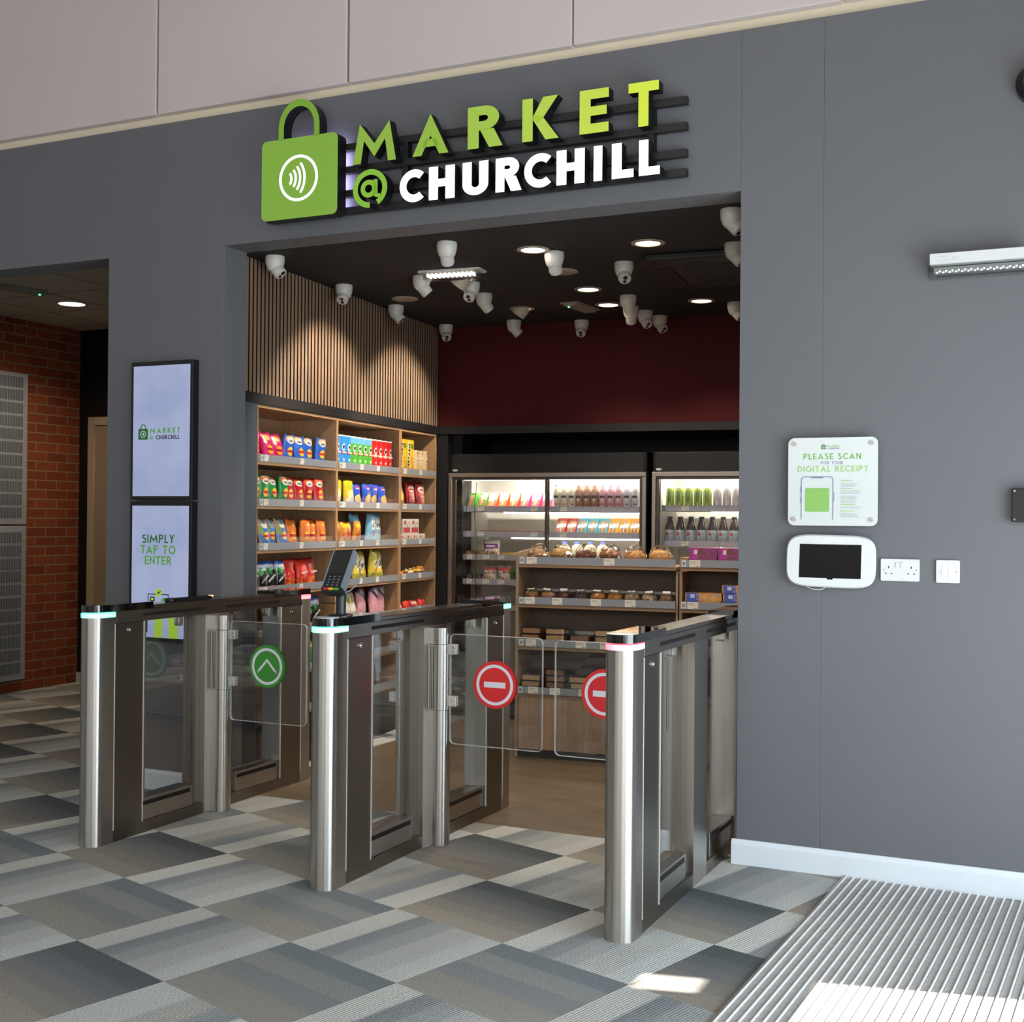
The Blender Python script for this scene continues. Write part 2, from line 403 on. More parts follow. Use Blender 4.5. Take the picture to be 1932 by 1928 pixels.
TH = radians(5.4)                       # the shop is laid out slightly turned behind its front wall
B0 = Vector((-4.234, 7.789, 0)); NU = Vector((cos(TH), sin(TH), 0)); NS = Vector((-sin(TH), cos(TH), 0))
def W(u, s, z=0): return B0 + NU*u + NS*s + Vector((0, 0, z))
WY = 5.0; WT = .18                      # front wall plane and thickness

# ================================================================ STRUCTURE
struct(MB().box(-9.2, 1.3, -4.2, 5.125, -.1, 0).box(-9.2, -3.98, 5.125, 8.2, -.1, 0).build('floor', M_carpet))
struct(MB().box(-3.98, .6, 5.125, 9.2, -.1, 0).build('floor_shop', M_vinyl))
o = MB()
o.box(-9.2, -5.75, WY, WY+WT, 0, 3.42); o.box(-5.75, -4.70, WY, WY+WT, 2.755, 3.42)
o.box(-4.70, -3.945, WY, WY+WT, 0, 3.42); o.box(-3.945, -1.318, WY, WY+WT, 2.757, 3.42)
o.box(-1.318, -.982, WY, WY+WT, 0, 3.42); o.box(-.982, 1.2, WY+.0012, WY+WT, 0, 3.42)
struct(o.build('wall_front', M_grey, bevel=.002))
o = MB().box(-9.2, 1.2, WY+.03, WY+.12, 3.42, 5.0)
struct(o.build('wall_upper_backing', M_cream))
for i in range(6):                       # pale panels above, with open joints between them
    x1 = -.912-1.158*i if i else -.918
    x0 = x1-1.146
    struct(MB().box(x0, x1, WY-.012, WY+.03, 3.468, 4.98).build('wall_panel_upper', M_panel, bevel=.006), 'pale grey rectangular wall panel above the dark wall')
struct(MB().box(-.906, 1.19, WY-.012, WY+.03, 3.468, 4.98).build('wall_panel_upper', M_panel, bevel=.006), 'pale grey rectangular wall panel at the upper right corner')
struct(MB().prism([(4.98, 0), (WY, 0), (WY, .102), (4.99, .102), (4.98, .085)], 'x', -1.335, 1.18).build('baseboard_right', M_white, bevel=.003), 'white skirting board under the dark wall at right')
struct(MB().prism([(4.98, 0), (WY, 0), (WY, .102), (4.99, .102), (4.98, .085)], 'x', -4.70, -3.96).build('baseboard_left', M_white, bevel=.003))
# lobby enclosure (the side the camera stands on)
struct(MB().box(-9.2, 1.4, -4.2, WY+.1, 5.0, 5.1).build('ceiling', M_plain))
struct(MB().box(-9.3, -9.2, -4.2, 8.3, 0, 5.1).build('wall_left', M_plain))
o = MB().box(-9.2, 1.3, -4.2, -4.1, 0, 1.8).box(-9.2, 1.3, -4.2, -4.1, 4.2, 5.0).box(-9.2, -6.3, -4.2, -4.1, 1.8, 4.2).box(1.0, 1.3, -4.2, -4.1, 1.8, 4.2)
struct(o.build('wall_rear', M_plain))
o = MB()
X0, X1 = 1.2, 1.32
o.box(X0, X1, 4.27, 5.18, 0, 5.0); o.box(X0, X1, 2.86, 2.96, 0, 5.0); o.box(X0, X1, 2.96, 4.27, 1.98, 2.17)
o.box(X0, X1, 2.96, 4.10, 2.17, 2.68); o.box(X0, X1, 4.245, 4.27, 2.17, 2.68); o.box(X0, X1, 4.10, 4.27, 2.45, 2.55)
o.box(X0, X1, 2.96, 4.27, 2.62, 5.0); o.box(X0, X1, -4.2, 2.86, 3.25, 5.0); o.box(X0, X1, -4.2, -2.0, 0, 3.25); o.box(X0, X1, -2.0, 1.9, 0, .45); o.box(X0, X1, 1.9, 2.86, 1.98, 3.25)
for y in (-.8, .4, 1.83): o.box(X0, X1, y, y+.07, .45, 3.25)
struct(o.build('wall_right', M_plain))  # unseen wall, its openings shaped so sun patches land on floor and mat

# shop shell
s_front = -2.62
def shopbox(name, u0, u1, s0, s1, z0, z1, m, **k):
    return MB().box(u0, u1, s0, s1, z0, z1).build(name, m, None, B0, TH, **k)
zc = 2.76
struct(MB().prism([(-4.02, WY+WT), (.6, WY+WT), (.6, 9.2), (-4.25, 9.2), (-4.25, 7.8), (-4.03, 5.25)], 'z', zc, zc+.08).build('ceiling_shop', M_ceilshop))
struct(shopbox('wall_shop_left_backing', -.56, -.40, s_front+.02, .9, 0, 3.0, M_black))
struct(shopbox('wall_shop_left', -.40, -.012, s_front+.02, 0, 2.05, zc+.05, M_black))
struct(shopbox('trim_1', -.40, .008, s_front+.02, .012, 2.0, 2.055, M_black), 'black band between slatted cladding and wall shelving')
struct(shopbox('wall_shop_left_pier', -.40, 0, s_front+.02, -2.436, 0, 2.0, M_pier), 'dark pier with bluish front light in its colour, between the doorway and the wall shelving')
struct(shopbox('wall_shop_back', -.02, 4.4, .0, .04, 2.05, zc+.05, M_red), 'deep red wall above the chillers')
struct(shopbox('trim_2', 0, 4.4, -.012, .04, 2.0, 2.055, M_black), 'black band under the deep red wall')
struct(shopbox('wall_shop_rear', -.5, 4.4, .86, .95, 0, 2.1, M_black))
struct(shopbox('ceiling_chiller_recess', -.5, 4.4, .04, .9, 2.0, 2.05, M_black))
struct(shopbox('wall_shop_corner', -.40, .07, .0, .86, 0, 2.0, M_black))
struct(MB().box(.6, .7, WY+WT, 9.3, 0, 2.9).build('wall_shop_right', M_grey))
# slatted oak cladding on the upper left wall of the shop
o = MB(); n = 66; ln = 2.585
for i in range(n):
    s0 = -2.60+ln*i/n
    s1 = s0+ln/n*.62
    o.box(-.012, -.0005, s0, s1, 2.057, zc-.004, 1); o.face([(0, s0, 2.057), (0, s1, 2.057), (0, s1, zc-.004), (0, s0, zc-.004)], 0)
    o.box(-.0005, 0, s0, s1, 2.0575, zc-.0045, 0)
sl = o.build('slatted_wall_cladding', [M_slat, M_black], None, B0, TH)
tag(sl, 'vertical oak slats on black backing above the crisp shelves', 'wall cladding')

# hall seen through the left opening
hz = 2.955
struct(MB().box(-7.83, -7.728, WY+WT, 8.1, 0, 3.1).build('wall_brick', M_brick), 'red brick wall of the side hall')
struct(MB().box(-7.8, -4.1, 7.9, 8.05, 0, 3.1).build('wall_hall_back', M_black), 'dark end wall of the side hall')
struct(MB().box(-4.78, -4.66, WY+WT, 8.0, 0, 3.1).build('wall_hall_right', M_grey))
struct(MB().box(-7.83, -4.66, WY+WT, 8.0, hz, hz+.06).build('ceiling_hall', M_ceilhall))
struct(MB().box(-7.727, -7.55, 7.885, 7.9, 0, .085).build('baseboard_hall', M_white))
dr = struct(MB().box(-7.53, -6.7, 7.872, 7.9, 0, 2.15).build('door_1', mat('door_beige', '#a08e78', .5)), 'beige hall door')
o = MB().box(-7.60, -7.53, 7.86, 7.9, 0, 2.22).box(-6.70, -6.63, 7.86, 7.9, 0, 2.22).box(-7.53, -6.70, 7.86, 7.9, 2.15, 2.22)
o.build('door_frame', mat('door_frame_beige', '#b9a88e', .5), dr, bevel=.004)

# entrance matting: aluminium ribs with grey wiper strips
mat_o = thing('entrance_mat', 'ribbed aluminium entrance mat at lower right, partly sunlit', 'door mat', (-.873, 4.975, 0), radians(-2.75))
o = MB(); a = MB(); pitch = .0305
for i in range(66):
    x = i*pitch
    o.box(x+.009, x+pitch-.001, -2.2, 0, .001, .008)
    a.box(x, x+.0075, -2.2, 0, .001, .012); a.box(x+.002, x+.0055, -2.2, 0, .012, .0145)
o.build('wiper_strips', mat('grey_wiper_carpet', '#a29e9a', .9, 0, .3, 45), mat_o)
a.build('aluminium_ribs', mat('mat_aluminium', '#eceeee', .3, .35), mat_o, bevel=.001)
MB().box(-.006, 0, -2.2, 0, 0, .014).build('edge_frame', M_alu, mat_o)

# ================================================================ SPEED GATES
HW = .055; HL = .81                      # half width / half length of a gate body
def nose(y0, sgn, r=HW, seg=16, back=0.0):
    """half round end profile in (x,y); sgn=-1 front, +1 rear"""
    P = [(r*cos(radians(180*k/seg)), y0+sgn*r*sin(radians(180*k/seg))) for k in range(seg+1)]
    return P+[(-r, y0-sgn*back), (r, y0-sgn*back)]
def leaf_parts(parent, side, col_sign):
    """glass leaf swung across the lane, its hinge brackets and the round sticker"""
    x0 = side*.132; x1 = side*.565; cx = (x0+x1)/2
    lf = MB().prism(rrect(cx, .67, abs(x1-x0), .47, .022, 6), 'y', -.006, .006).build('glass_leaf', M_leaf, parent)
    o = MB(); pts = rrect(cx, .67, abs(x1-x0)+.001, .471, .022, 6); n = len(pts)      # polished edge band
    ptsi = rrect(cx, .67, abs(x1-x0)-.0015, .4685, .0205, 6)
    for i in range(n):
        j = (i+1) % n
        for (y, A_, B_) in ((-.0065, pts, ptsi), (.0065, pts, ptsi)):
            o.face([(A_[i][0], y, A_[i][1]), (A_[j][0], y, A_[j][1]), (B_[j][0], y, B_[j][1]), (B_[i][0], y, B_[i][1])])
        o.face([(pts[i][0], -.0065, pts[i][1]), (pts[j][0], -.0065, pts[j][1]), (pts[j][0], .0065, pts[j][1]), (pts[i][0], .0065, pts[i][1])])
    o.build('polished_edge', M_edge, lf)
    sx = x0+side*.215; sz = .70
    s = MB()
    for yy, dd in ((-.0068, -.0008), (.0068, .0008)):
        s.prism(circ(sx, sz, .1, .1, 48), 'y', yy, yy+dd, 0)
        for q in arc(sx, sz, .0795, .013, 0, 360, 48): s.prism(q, 'y', yy+dd, yy+dd*1.5, 1)
        if col_sign == 'red': s.prism([(sx-.05, sz-.012), (sx+.05, sz-.012), (sx+.05, sz+.012), (sx-.05, sz+.012)], 'y', yy+dd, yy+dd*1.5, 1)
        else:
            for k in (-1, 1):
                s.prism([(sx+k*.047, sz-.03), (sx+k*.055, sz-.022), (sx+k*.0, sz+.037), (sx, sz+.022)], 'y', yy+dd, yy+dd*1.5, 1)
                s.prism(circ(sx+k*.0505, sz-.0265, .0055, .0055, 12), 'y', yy+dd, yy+dd*1.5, 1)
    st = s.build('round_sticker', [mat('sticker_'+col_sign, {'red': '#dd2a2c', 'green': '#3f9436'}[col_sign], .45, 0, .03), mat('sticker_white', '#e6e4ee', .45, 0, .02)], lf)
    tag(st, 'round red no-entry sticker with a white bar' if col_sign == 'red' else 'round green sticker with a white chevron')
    for z in (.84, .618):
        h = MB(); h.box(min(side*.12, side*.165), max(side*.12, side*.165), -.012, -.0075, z-.022, z+.022).box(min(side*.12, side*.165), max(side*.12, side*.165), .0075, .012, z-.022, z+.022)
        h.cyl((side*.152, -.016, z+.008), .006, .032, 'y', 12, 1).cyl((side*.152, -.016, z-.010), .006, .032, 'y', 12, 1)
        h.build('hinge_bracket', [M_clearplastic, M_chrome], parent, bevel=.002)
M_clearplastic = mat('clear_acrylic_bracket', '#cfcac2', .12, .3)

def gate(name, label, x, yc, front_light, rear_light, leaves, lock=True):
    root = thing(name, label, 'turnstile', (x, yc, 0), 0, 'speed gates at the shop entrance')
    for sgn in (-1, 1):
        tag(MB().prism(nose(sgn*(HL-HW), sgn, HW, 20, .062), 'z', 0, .967).build('rounded_end_post', M_steelv, root, smooth=True), 'brushed steel half-round end post')
        lc = front_light if sgn < 0 else rear_light
        MB().prism(nose(sgn*(HL-HW), sgn, HW+.0015, 20, .063), 'z', .967, .985).build('status_light', lc, root, smooth=True)
        MB().prism(nose(sgn*(HL-HW), sgn, HW, 20, .30), 'z', .99, 1.020).build('black_glass_cap', M_blackgloss, root, smooth=True)
        # service door, dome lock and pale strips painting its edge glint, both faces
        y0, y1 = sorted((sgn*.692, sgn*.512))
        pnl = MB().box(-HW+.002, HW-.002, y0, y1, .052, .936).build('service_panel', M_steeld, root)
        e = MB()
        for xs in (-1, 1):
            for yy in (y0, y1): e.box(min(xs*HW-xs*.003, xs*HW+xs*.001), max(xs*HW-xs*.003, xs*HW+xs*.001), yy-.0022, yy+.0022, .052, .936)
        e.build('polished_edge', mat('edge_glint', '#dcdad6', .35, .3), pnl)
        lk = MB()
        ly = sgn*.605
        for xs in (-1, 1): lk.cyl((xs*(HW-.002), ly, .905), .011, xs*.006, 'x', 16).cyl((xs*(HW+.003), ly, .905), .0075, xs*.004, 'x', 16, 0, .003)
        lk.build('lock', M_chrome, pnl, smooth=True)
    # top beam, its slots
    bm_ = MB().box(-HW, HW, -.688, .688, .938, .990).box(-HW+.004, HW-.004, -.455, .455, .990, 1.006).build('top_beam', M_steelh, root, bevel=.0015)
    sl = MB()
    for a, b in ((-.52, -.10), (.06, .49)):
        for xs in (-1, 1): sl.box(min(xs*HW, xs*(HW+.0012)), max(xs*HW, xs*(HW+.0012)), a, b, .959, .973)
    sl.build('sensor_slot', M_slot, bm_)
    # sill and kick plates under the windows
    for a, b in ((-.75, -.09), (.09, .75)): MB().box(-HW+.004, HW-.004, a, b, 0, .052).build('sill', M_steeld, root)
    for a, b in ((-.512, -.16), (.16, .512)):
        kp = MB().box(-HW+.012, HW-.012, a, b, .052, .148).build('kick_plate', M_steelv, root, bevel=.002)
        q = MB()
        for xs in (-1, 1): q.box(min(xs*(HW-.012), xs*(HW-.0105)), max(xs*(HW-.012), xs*(HW-.0105)), a+.01, b-.02, .118, .136)
        q.build('sensor_slot', M_slot, kp)
        g_ = MB().prism(rrect((a+b)/2, .545, b-a-.005, .79, .03, 6), 'x', -.003, .003).build('window_pane', M_glass, root)
        c = MB()
        for yy in (a+.045, b-.06):
            for xs in (-1, 1): c.prism(rrect(yy, .916, .024, .05, .011, 5), 'x', xs*.004, xs*.016)
        c.build('pane_clip', mat('satin_clip', '#c9c6c0', .25, .9), g_, smooth=True)
    # end posts beside the middle column, outer vertical members
    for a, b in ((-.158, -.0905), (.0905, .158)): MB().box(-.022, .022, a, b, .052, .938).build('recessed_post', M_steeld, root)
    MB().box(-HW+.004, HW-.004, -.09, .09, 0, .938).build('centre_frame', M_steelv, root)
    for a, b in ((-.5115, -.497), (.497, .5115)): MB().box(-HW+.003, HW-.003, a, b, .148, .938).build('window_jamb', M_steelv, root)
    for side, colr in leaves:
        pr = [(side*.05, -.043)]+[(side*(.085+.043*cos(radians(t))), .043*sin(radians(t))) for t in range(-90, 91, 10)]+[(side*.05, .043)]
        m_ = MB().prism(pr, 'z', 0, .578).prism(pr, 'z', .862, .931)
        col = m_.build('motor_column', M_steelv, root, smooth=True)
        pr2 = [(side*.05, -.045)]+[(side*(.085+.0455*cos(radians(t))), .0455*sin(radians(t))) for t in range(-90, 91, 10)]+[(side*.05, .045)]
        sv = MB().prism(pr2, 'z', .580, .860).build('rotating_sleeve', M_steelv, col, smooth=True)
        for gy in (-.0462, .0452):
            for gx in (.056, .064, .072): MB().box(min(side*gx, side*(gx+.003)), max(side*gx, side*(gx+.003)), gy, gy+.001, .584, .856).build('sleeve_groove', M_slot, sv)
        leaf_parts(root, side, colr)
    return root
L_green = glow('status_light_green', '#59ffd4', 2.6); L_red = glow('status_light_red', '#ff4f66', 2.6)
gate('speed_gate', 'leftmost steel speed gate, green light at the front, beside the screens', -3.85, 4.79, L_green, L_red, [(1, 'green')])
gate('speed_gate', 'middle steel speed gate carrying the card reader on a pole', -2.63, 4.72, L_green, L_green, [(1, 'red'), (-1, 'green')])
gate('speed_gate', 'rightmost steel speed gate with a red front light, against the dark wall', -1.428, 4.685, L_red, L_red, [(-1, 'red')])

# payment terminal on its pole
pt = thing('payment_terminal', 'black card payment terminal on a pole on top of the middle speed gate', 'card reader', (-2.61, 4.03, 1.020))
o = MB().lathe([(.047, 0), (.047, .007), (.042, .011), (.02, .013)], 32).build('base_disc', M_blackplastic, pt, smooth=True)
MB().lathe([(.0195, .01), (.0195, .092), (.0215, .094), (.0215, .185), (.018, .192)], 24).build('pole', mat('dark_grey_pole', '#26282b', .35), pt, smooth=True)
# reader body tilted towards the customer, facing -y
yaw_t = radians(3); tilt = radians(-34)
MT = Matrix.Translation((.004, -.020, .168)) @ Matrix.Rotation(yaw_t, 4, 'Z') @ Matrix.Rotation(tilt, 4, 'X')
bd = MB().prism(rrect(0, 0, .086, .186, .014, 6), 'y', -.018, .016).transform(MT).build('reader_body', mat('terminal_body', '#1b1d20', .3), pt, smooth=True)
MB().prism(rrect(.0425, .012, .009, .17, .004, 3), 'y', -.0195, .012).prism(rrect(-.0425, .012, .005, .17, .002, 3), 'y', -.0192, .01).transform(MT).build('silver_rim', mat('silver_rim', '#9aa6b2', .3, .6), bd, smooth=True)
MB().prism(rrect(0, .036, .07, .096, .004, 3), 'y', -.0195, -.018).transform(MT).build('screen', M_blackgloss, bd)
k = MB(); kb = MB()
for r in range(4):
    for c_ in range(3): k.prism(rrect((c_-1)*.02, -.028-.0125*r, .013, .007, .002, 2), 'y', -.0205, -.018); kb.prism(rrect((c_-1)*.02, -.028-.0125*r, .004, .003, .001, 1), 'y', -.0208, -.0204)
k.transform(MT).build('keypad', mat('key_grey', '#303338', .4), bd); kb.transform(MT).build('key_numerals', mat('key_white', '#c9c9c9', .5), bd)
for i, cc in enumerate(('#d5202a', '#e4c81e', '#5fae2c')):
    MB().prism(rrect((i-1)*.0225, -.081, .019, .009, .002, 2), 'y', -.021, -.018).transform(MT).build('function_key', mat('key_'+cc[1:], cc, .35), bd)
MB().box(-.022, .022, .014, .032, -.05, .04).transform(MT).build('tilt_bracket', M_blackplastic, pt, bevel=.003)
w_ = [(-.028, -.005, -.082), (-.036, -.004, -.128), (-.032, -.004, -.134), (.030, -.004, -.134), (.034, -.004, -.128), (.028, .0, -.082)]
MB().tube([MT @ Vector(p) for p in w_], .0022, 8).build('wire_stand', M_blackplastic, pt, smooth=True)
cp = [MT @ Vector((.034, .018, .07)), MT @ Vector((.052, .045, .05)), MT @ Vector((.060, .06, .0)), MT @ Vector((.04, .05, -.045)), MT @ Vector((.01, .04, -.07))]
MB().tube(cp, .0025, 8).build('cable', mat('cable_grey', '#8f9194', .4), pt, smooth=True)
# contactless pad on the middle gate, small scanner on the left gate
cpd = thing('card_pad', 'white round contactless card pad on the nose of the middle speed gate', 'card pad', (-2.63, 3.972, 1.0203))
MB().lathe([(.043, 0), (.043, .003), (.041, .004)], 40).build('disc', mat('pad_white', '#c9cbce', .3), cpd, smooth=True)
MB().lathe([(.030, .004), (.030, .0043)], 40).build('printed_ring', mat('pad_grey', '#a4a8ad', .3), cpd)
sc_ = thing('barcode_scanner', 'slim black handheld reader lying on top of the leftmost speed gate', 'scanner', (-3.85, 4.62, 1.0065))
MB().prism(rrect(0, .02, .05, .30, .018, 5), 'z', 0, .016).build('body', M_blackplastic, sc_, bevel=.003)
MB().prism(rrect(0, -.02, .036, .16, .006, 4), 'z', .016, .018).build('screen', M_blackgloss, sc_)
MB().box(.010, .022, .150, .172, .010, .0175).build('indicator_lamp', glow('orange_lamp', '#ffb050', 2.5), sc_)

# ================================================================ ILLUMINATED SHOP SIGN
YF, YB = 4.895, 4.952
sg = thing('shop_sign', 'illuminated sign reading MARKET @ CHURCHILL with a green padlock-shaped bag, above the entrance', 'sign', (-2.6, WY, 2.8))
def SB(mb, name, mats, parent=None, **k):
    mb.transform(Matrix.Translation((2.6, -WY, -2.8))); return mb.build(name, mats, parent or sg, **k)
M_side = mat('sign_black_return', '#0b0b0c', .45)
for z, x0 in ((3.150, -3.66), (3.042, -3.66), (2.930, -3.66), (2.849, -3.66)):
    tag(SB(MB().box(x0, -1.537, 4.955, 4.985, z-.016, z+.016), 'mounting_rail', mat('rail_dark', '#1b1919', .4), bevel=.001), 'black horizontal mounting rail')
for xp in (-1.71, -2.9): SB(MB().box(xp, xp+.03, 4.958, 4.998, 2.84, 3.16), 'mounting_post', M_side)
bw = 4.885
bag = MB().prism(rrect(-3.421, 3.013, .432, .384, .028, 6, (1, 1, 1, 1)), 'y', bw, 4.958, 0, 1)
bag = SB(bag, 'bag_body', [M_side, glow('sign_green_bag', '#8fb848', .52, '#4d7420')])
o = MB()
for q in arc(-3.4245, 3.255, .1015, .030, 0, 180, 30, .115): o.prism(q, 'y', bw, 4.950, 0, 1)
for sx in (-1, 1): o.prism([(-3.4245+sx*.1015-.015, 3.20), (-3.4245+sx*.1015+.015, 3.20), (-3.4245+sx*.1015+.015, 3.256), (-3.4245+sx*.1015-.015, 3.256)], 'y', bw, 4.950, 0, 1)
SB(o, 'bag_handle', [M_side, glow('sign_green_handle', '#86b03c', .46, '#4d7420')], bag)
M_signwhite = glow('sign_white', '#f4f0ff', 1.05)
o = MB()
for q in arc(-3.424, 3.011, .1035, .013, 0, 360, 48): o.prism(q, 'y', bw-.002, bw)
for k_, (r_k, aa) in enumerate(((.030, 36), (.055, 37), (.080, 38), (.105, 39))):
    for q in arc(-3.506, 3.011, r_k+.012, .011, -aa+4, aa-4, 16): o.prism(q, 'y', bw-.002, bw)
    for s_ in (-1, 1): o.prism(circ(-3.506+(r_k+.012)*cos(radians(aa-4)), 3.011+s_*(r_k+.012)*sin(radians(aa-4)), .0055, .0055, 12), 'y', bw-.002, bw)
SB(o, 'contactless_symbol', M_signwhite, bag)
SB(MB().prism(rrect(-3.421, 3.013, .40, .35, .02), 'y', 4.9585, 4.960), 'rear_halo_light', glow('sign_halo', '#cfc8ff', 20.0), bag)
CAPH = .186
for ch, xa, xb, colr, st in (('M', -3.127, -2.896, '#8aba42', .52), ('A', -2.81, -2.624, '#8fbe40', .54), ('R', -2.528, -2.363, '#a3cb49', .58), ('K', -2.261, -2.088, '#b9d84c', .62), ('E', -1.992, -1.86, '#cde048', .66), ('T', -1.772, -1.639, '#dcec36', .70)):
    o = MB(); lw = letter(ch, .22)[1]
    write(o, ch, xa, 3.041, CAPH, YF, YB, .22, 0, 0, 1, 'l', 0, False, (xb-xa)/(lw*CAPH))
    SB(o, 'letter', [M_side, glow('sign_letter_'+ch, colr, st, '#6f7f30')])
o = MB(); write(o, '@', -3.126, 2.833, .178, YF, YB, .17, 0, 0, 1, 'l', 0, False, 1.04)
SB(o, 'letter', [M_side, glow('sign_letter_at', '#86b43c', .6, '#5c8a22')])
for ch, xa, xb in (('C', -2.875, -2.751), ('H', -2.723, -2.591), ('U', -2.552, -2.424), ('R', -2.388, -2.267), ('C', -2.250, -2.124), ('H', -2.097, -1.967), ('I', -1.926, -1.887), ('L', -1.844, -1.747), ('L', -1.724, -1.632)):
    o = MB(); wt = .235; lw = letter(ch, wt)[1]
    write(o, ch, xa, 2.835, .149, YF, YB, wt, 0, 0, 1, 'l', 0, False, (xb-xa)/(lw*.149))
    SB(o, 'letter', [M_side, M_signwhite])

# ================================================================ SCREENS ON THE PIER
def logo(mb, x, z, s, y0, y1, mb2=None, thin=False):
    """small printed version of the sign: x,z left bottom; s = overall width"""
    k = s/2.0
    mb.prism(rrect(x+.215*k, z+.19*k, .42*k, .38*k, .02*k, 3), 'y', y0, y1, 0)
    for q in arc(x+.215*k, z+.42*k, .10*k, .035*k, 0, 180, 12): mb.prism(q, 'y', y0, y1, 0)
    for sx in (-1, 1): mb.prism([(x+.215*k+sx*.1*k-.0175*k, z+.38*k), (x+.215*k+sx*.1*k+.0175*k, z+.38*k), (x+.215*k+sx*.1*k+.0175*k, z+.42*k), (x+.215*k+sx*.1*k-.0175*k, z+.42*k)], 'y', y0, y1, 0)
    d = (y1-y0)
    for q in arc(x+.215*k, z+.19*k, .11*k, .02*k, 0, 360, 20): mb.prism(q, 'y', y0-d*.0-.0006, y0, 3)
    for r_k in (.04, .07, .10):
        for q in arc(x+.15*k, z+.19*k, r_k*k, .016*k, -36, 36, 8): mb.prism(q, 'y', y0-.0006, y0, 3)
    write(mb, 'MARKET', x+.52*k, z+.215*k, .185*k, y0, y1, .2, .46, 1)
    write(mb, '@', x+.52*k, z-.01*k, .14*k, y0, y1, .14, 0, 1)
    write(mb, 'CHURCHILL', x+.78*k, z, .145*k, y0, y1, .2, .20, 2)
def screen(name, label, z0, z1):
    r = thing(name, label, 'screen', (-4.297, 4.953, z0))
    hx = .200; h = z1-z0
    MB().box(-hx, hx, 0, .046, 0, h).build('casing', M_blackplastic, r, bevel=.002)
    g = G('lcd_'+name+str(int(z0*10))); nz = g.noise(g.coord(), 3, 3)
    g.l(g.ramp(nz, [(.3, '#97a4cc'), (.7, '#b4bbdc')]), g.b.inputs['Emission Color']); g.set(color='#101014', rough=.15, es=.86)
    p = MB().box(-hx+.017, hx-.017, -.001, .0, .017, h-.022).build('display_panel', g.m, r)
    return r, p
G1 = glow('screen_green_dark', '#2c7a2c', .55, '#111111'); G2 = glow('screen_green', '#5ea83a', .7, '#111111'); G3 = glow('screen_ink', '#33304c', .5, '#111111'); G4 = glow('screen_lime', '#a9d03a', .8, '#111111'); G5 = glow('screen_pale', '#cfd6f0', .8, '#111111')
r, p = screen('display_screen', 'upper wall screen showing a small green MARKET @ CHURCHILL logo', 1.485, 2.190)
o = MB(); logo(o, -.148, .306, .295, -.0018, -.001); o.build('screen_logo', [G1, G2, G3, G5], p)
r, p = screen('display_screen', 'lower wall screen reading SIMPLY TAP TO ENTER, behind the leftmost gate', .765, 1.475)
o = MB()
for t, z, mi in (('SIMPLY', .498, 0), ('TAP TO', .443, 1), ('ENTER', .388, 2)): write(o, t, -.012, z, .044, -.0018, -.001, .17, .17, mi, None, 'c')
o.build('screen_text', [G1, G2, G2], p)
o = MB()
for q in ([(-.075, .19), (-.07, .19), (-.07, .24), (-.075, .24)], [(-.075, .235), (.06, .235), (.06, .24), (-.075, .24)], [(.055, .21), (.06, .21), (.06, .24), (.055, .24)], [(-.10, .186), (-.02, .186), (-.02, .191), (-.10, .191)]): o.prism(q, 'y', -.0018, -.001, 0)
o.prism(rrect(-.045, .213, .03, .024, .003), 'y', -.0018, -.001, 0); o.prism(rrect(-.045, .213, .018, .013, .002), 'y', -.0022, -.0018, 1)
o.prism(circ(-.004, .247, .021), 'y', -.0022, -.001, 1)
o.prism([(-.013, .247), (-.009, .251), (-.004, .246), (.006, .257), (.01, .253), (-.004, .238)], 'y', -.0026, -.002, 0)
o.prism(rrect(.03, .208, .03, .022, .008), 'y', -.0022, -.001, 2)
o.prism([(-.03, .017), (.02, .017), (.02, .17), (-.03, .17)], 'y', -.0018, -.001, 1); o.prism([(.06, .017), (.12, .017), (.12, .15), (.06, .15)], 'y', -.0018, -.001, 1)
o.prism(rrect(-.11, .09, .07, .10, .01, 3), 'y', -.0018, -.001, 0)
o.build('screen_pictogram', [G3, G4, G2], p)

# ================================================================ THINGS ON THE DARK WALL
pn = thing('receipt_notice', 'white acrylic notice reading PLEASE SCAN FOR YOUR DIGITAL RECEIPT, above the tablet', 'sign', (-.932, WY, 1.559))
MB().prism(rrect(0, 0, .348, .348, .025, 6), 'y', -.040, -.034).build('acrylic_panel', mat('notice_white', '#ccd2d1', .22, 0, .015, coat=.3), pn, smooth=True)
pf = [mat('notice_green', '#7ab35a', .5), mat('notice_green_light', '#9ac878', .5), mat('notice_lilac', '#8e8cab', .5), mat('notice_pale', '#dfe5e4', .4), mat('notice_fine_print', '#aebab6', .6), mat('notice_dark_green', '#41794a', .5)]
o = MB(); y0, y1 = -.0412, -.040
write(o, 'PLEASE SCAN', -.002, .088, .0235, y0, y1, .17, .22, 0, None, 'c'); write(o, 'FOR YOUR', -.002, .068, .0125, y0, y1, .15, .18, 2, None, 'c'); write(o, 'DIGITAL RECEIPT', .001, .039, .0235, y0, y1, .17, .21, 1, None, 'c')
o.build('headline', pf, pn)
o = MB(); logo(o, -.044, .128, .079, y0, y1); o.build('notice_logo', [pf[5], pf[1], pf[2], pf[3]], pn)
o = MB()
for q in ([(-.123, -.15), (-.119, -.15), (-.119, .005), (-.123, .005)], [(.001, -.15), (.005, -.15), (.005, .005), (.001, .005)], [(-.105, .017), (-.013, .017), (-.013, .021), (-.105, .021)], [(-.084, .013), (-.034, .013), (-.038, .018), (-.08, .018)], [(-.126, -.02), (-.123, -.02), (-.123, -.045), (-.126, -.045)][::-1], [(-.126, -.06), (-.123, -.06), (-.123, -.085), (-.126, -.085)][::-1], [(.005, -.04), (.008, -.04), (.008, -.08), (.005, -.08)][::-1]): o.prism(q, 'y', y0, y1, 0)
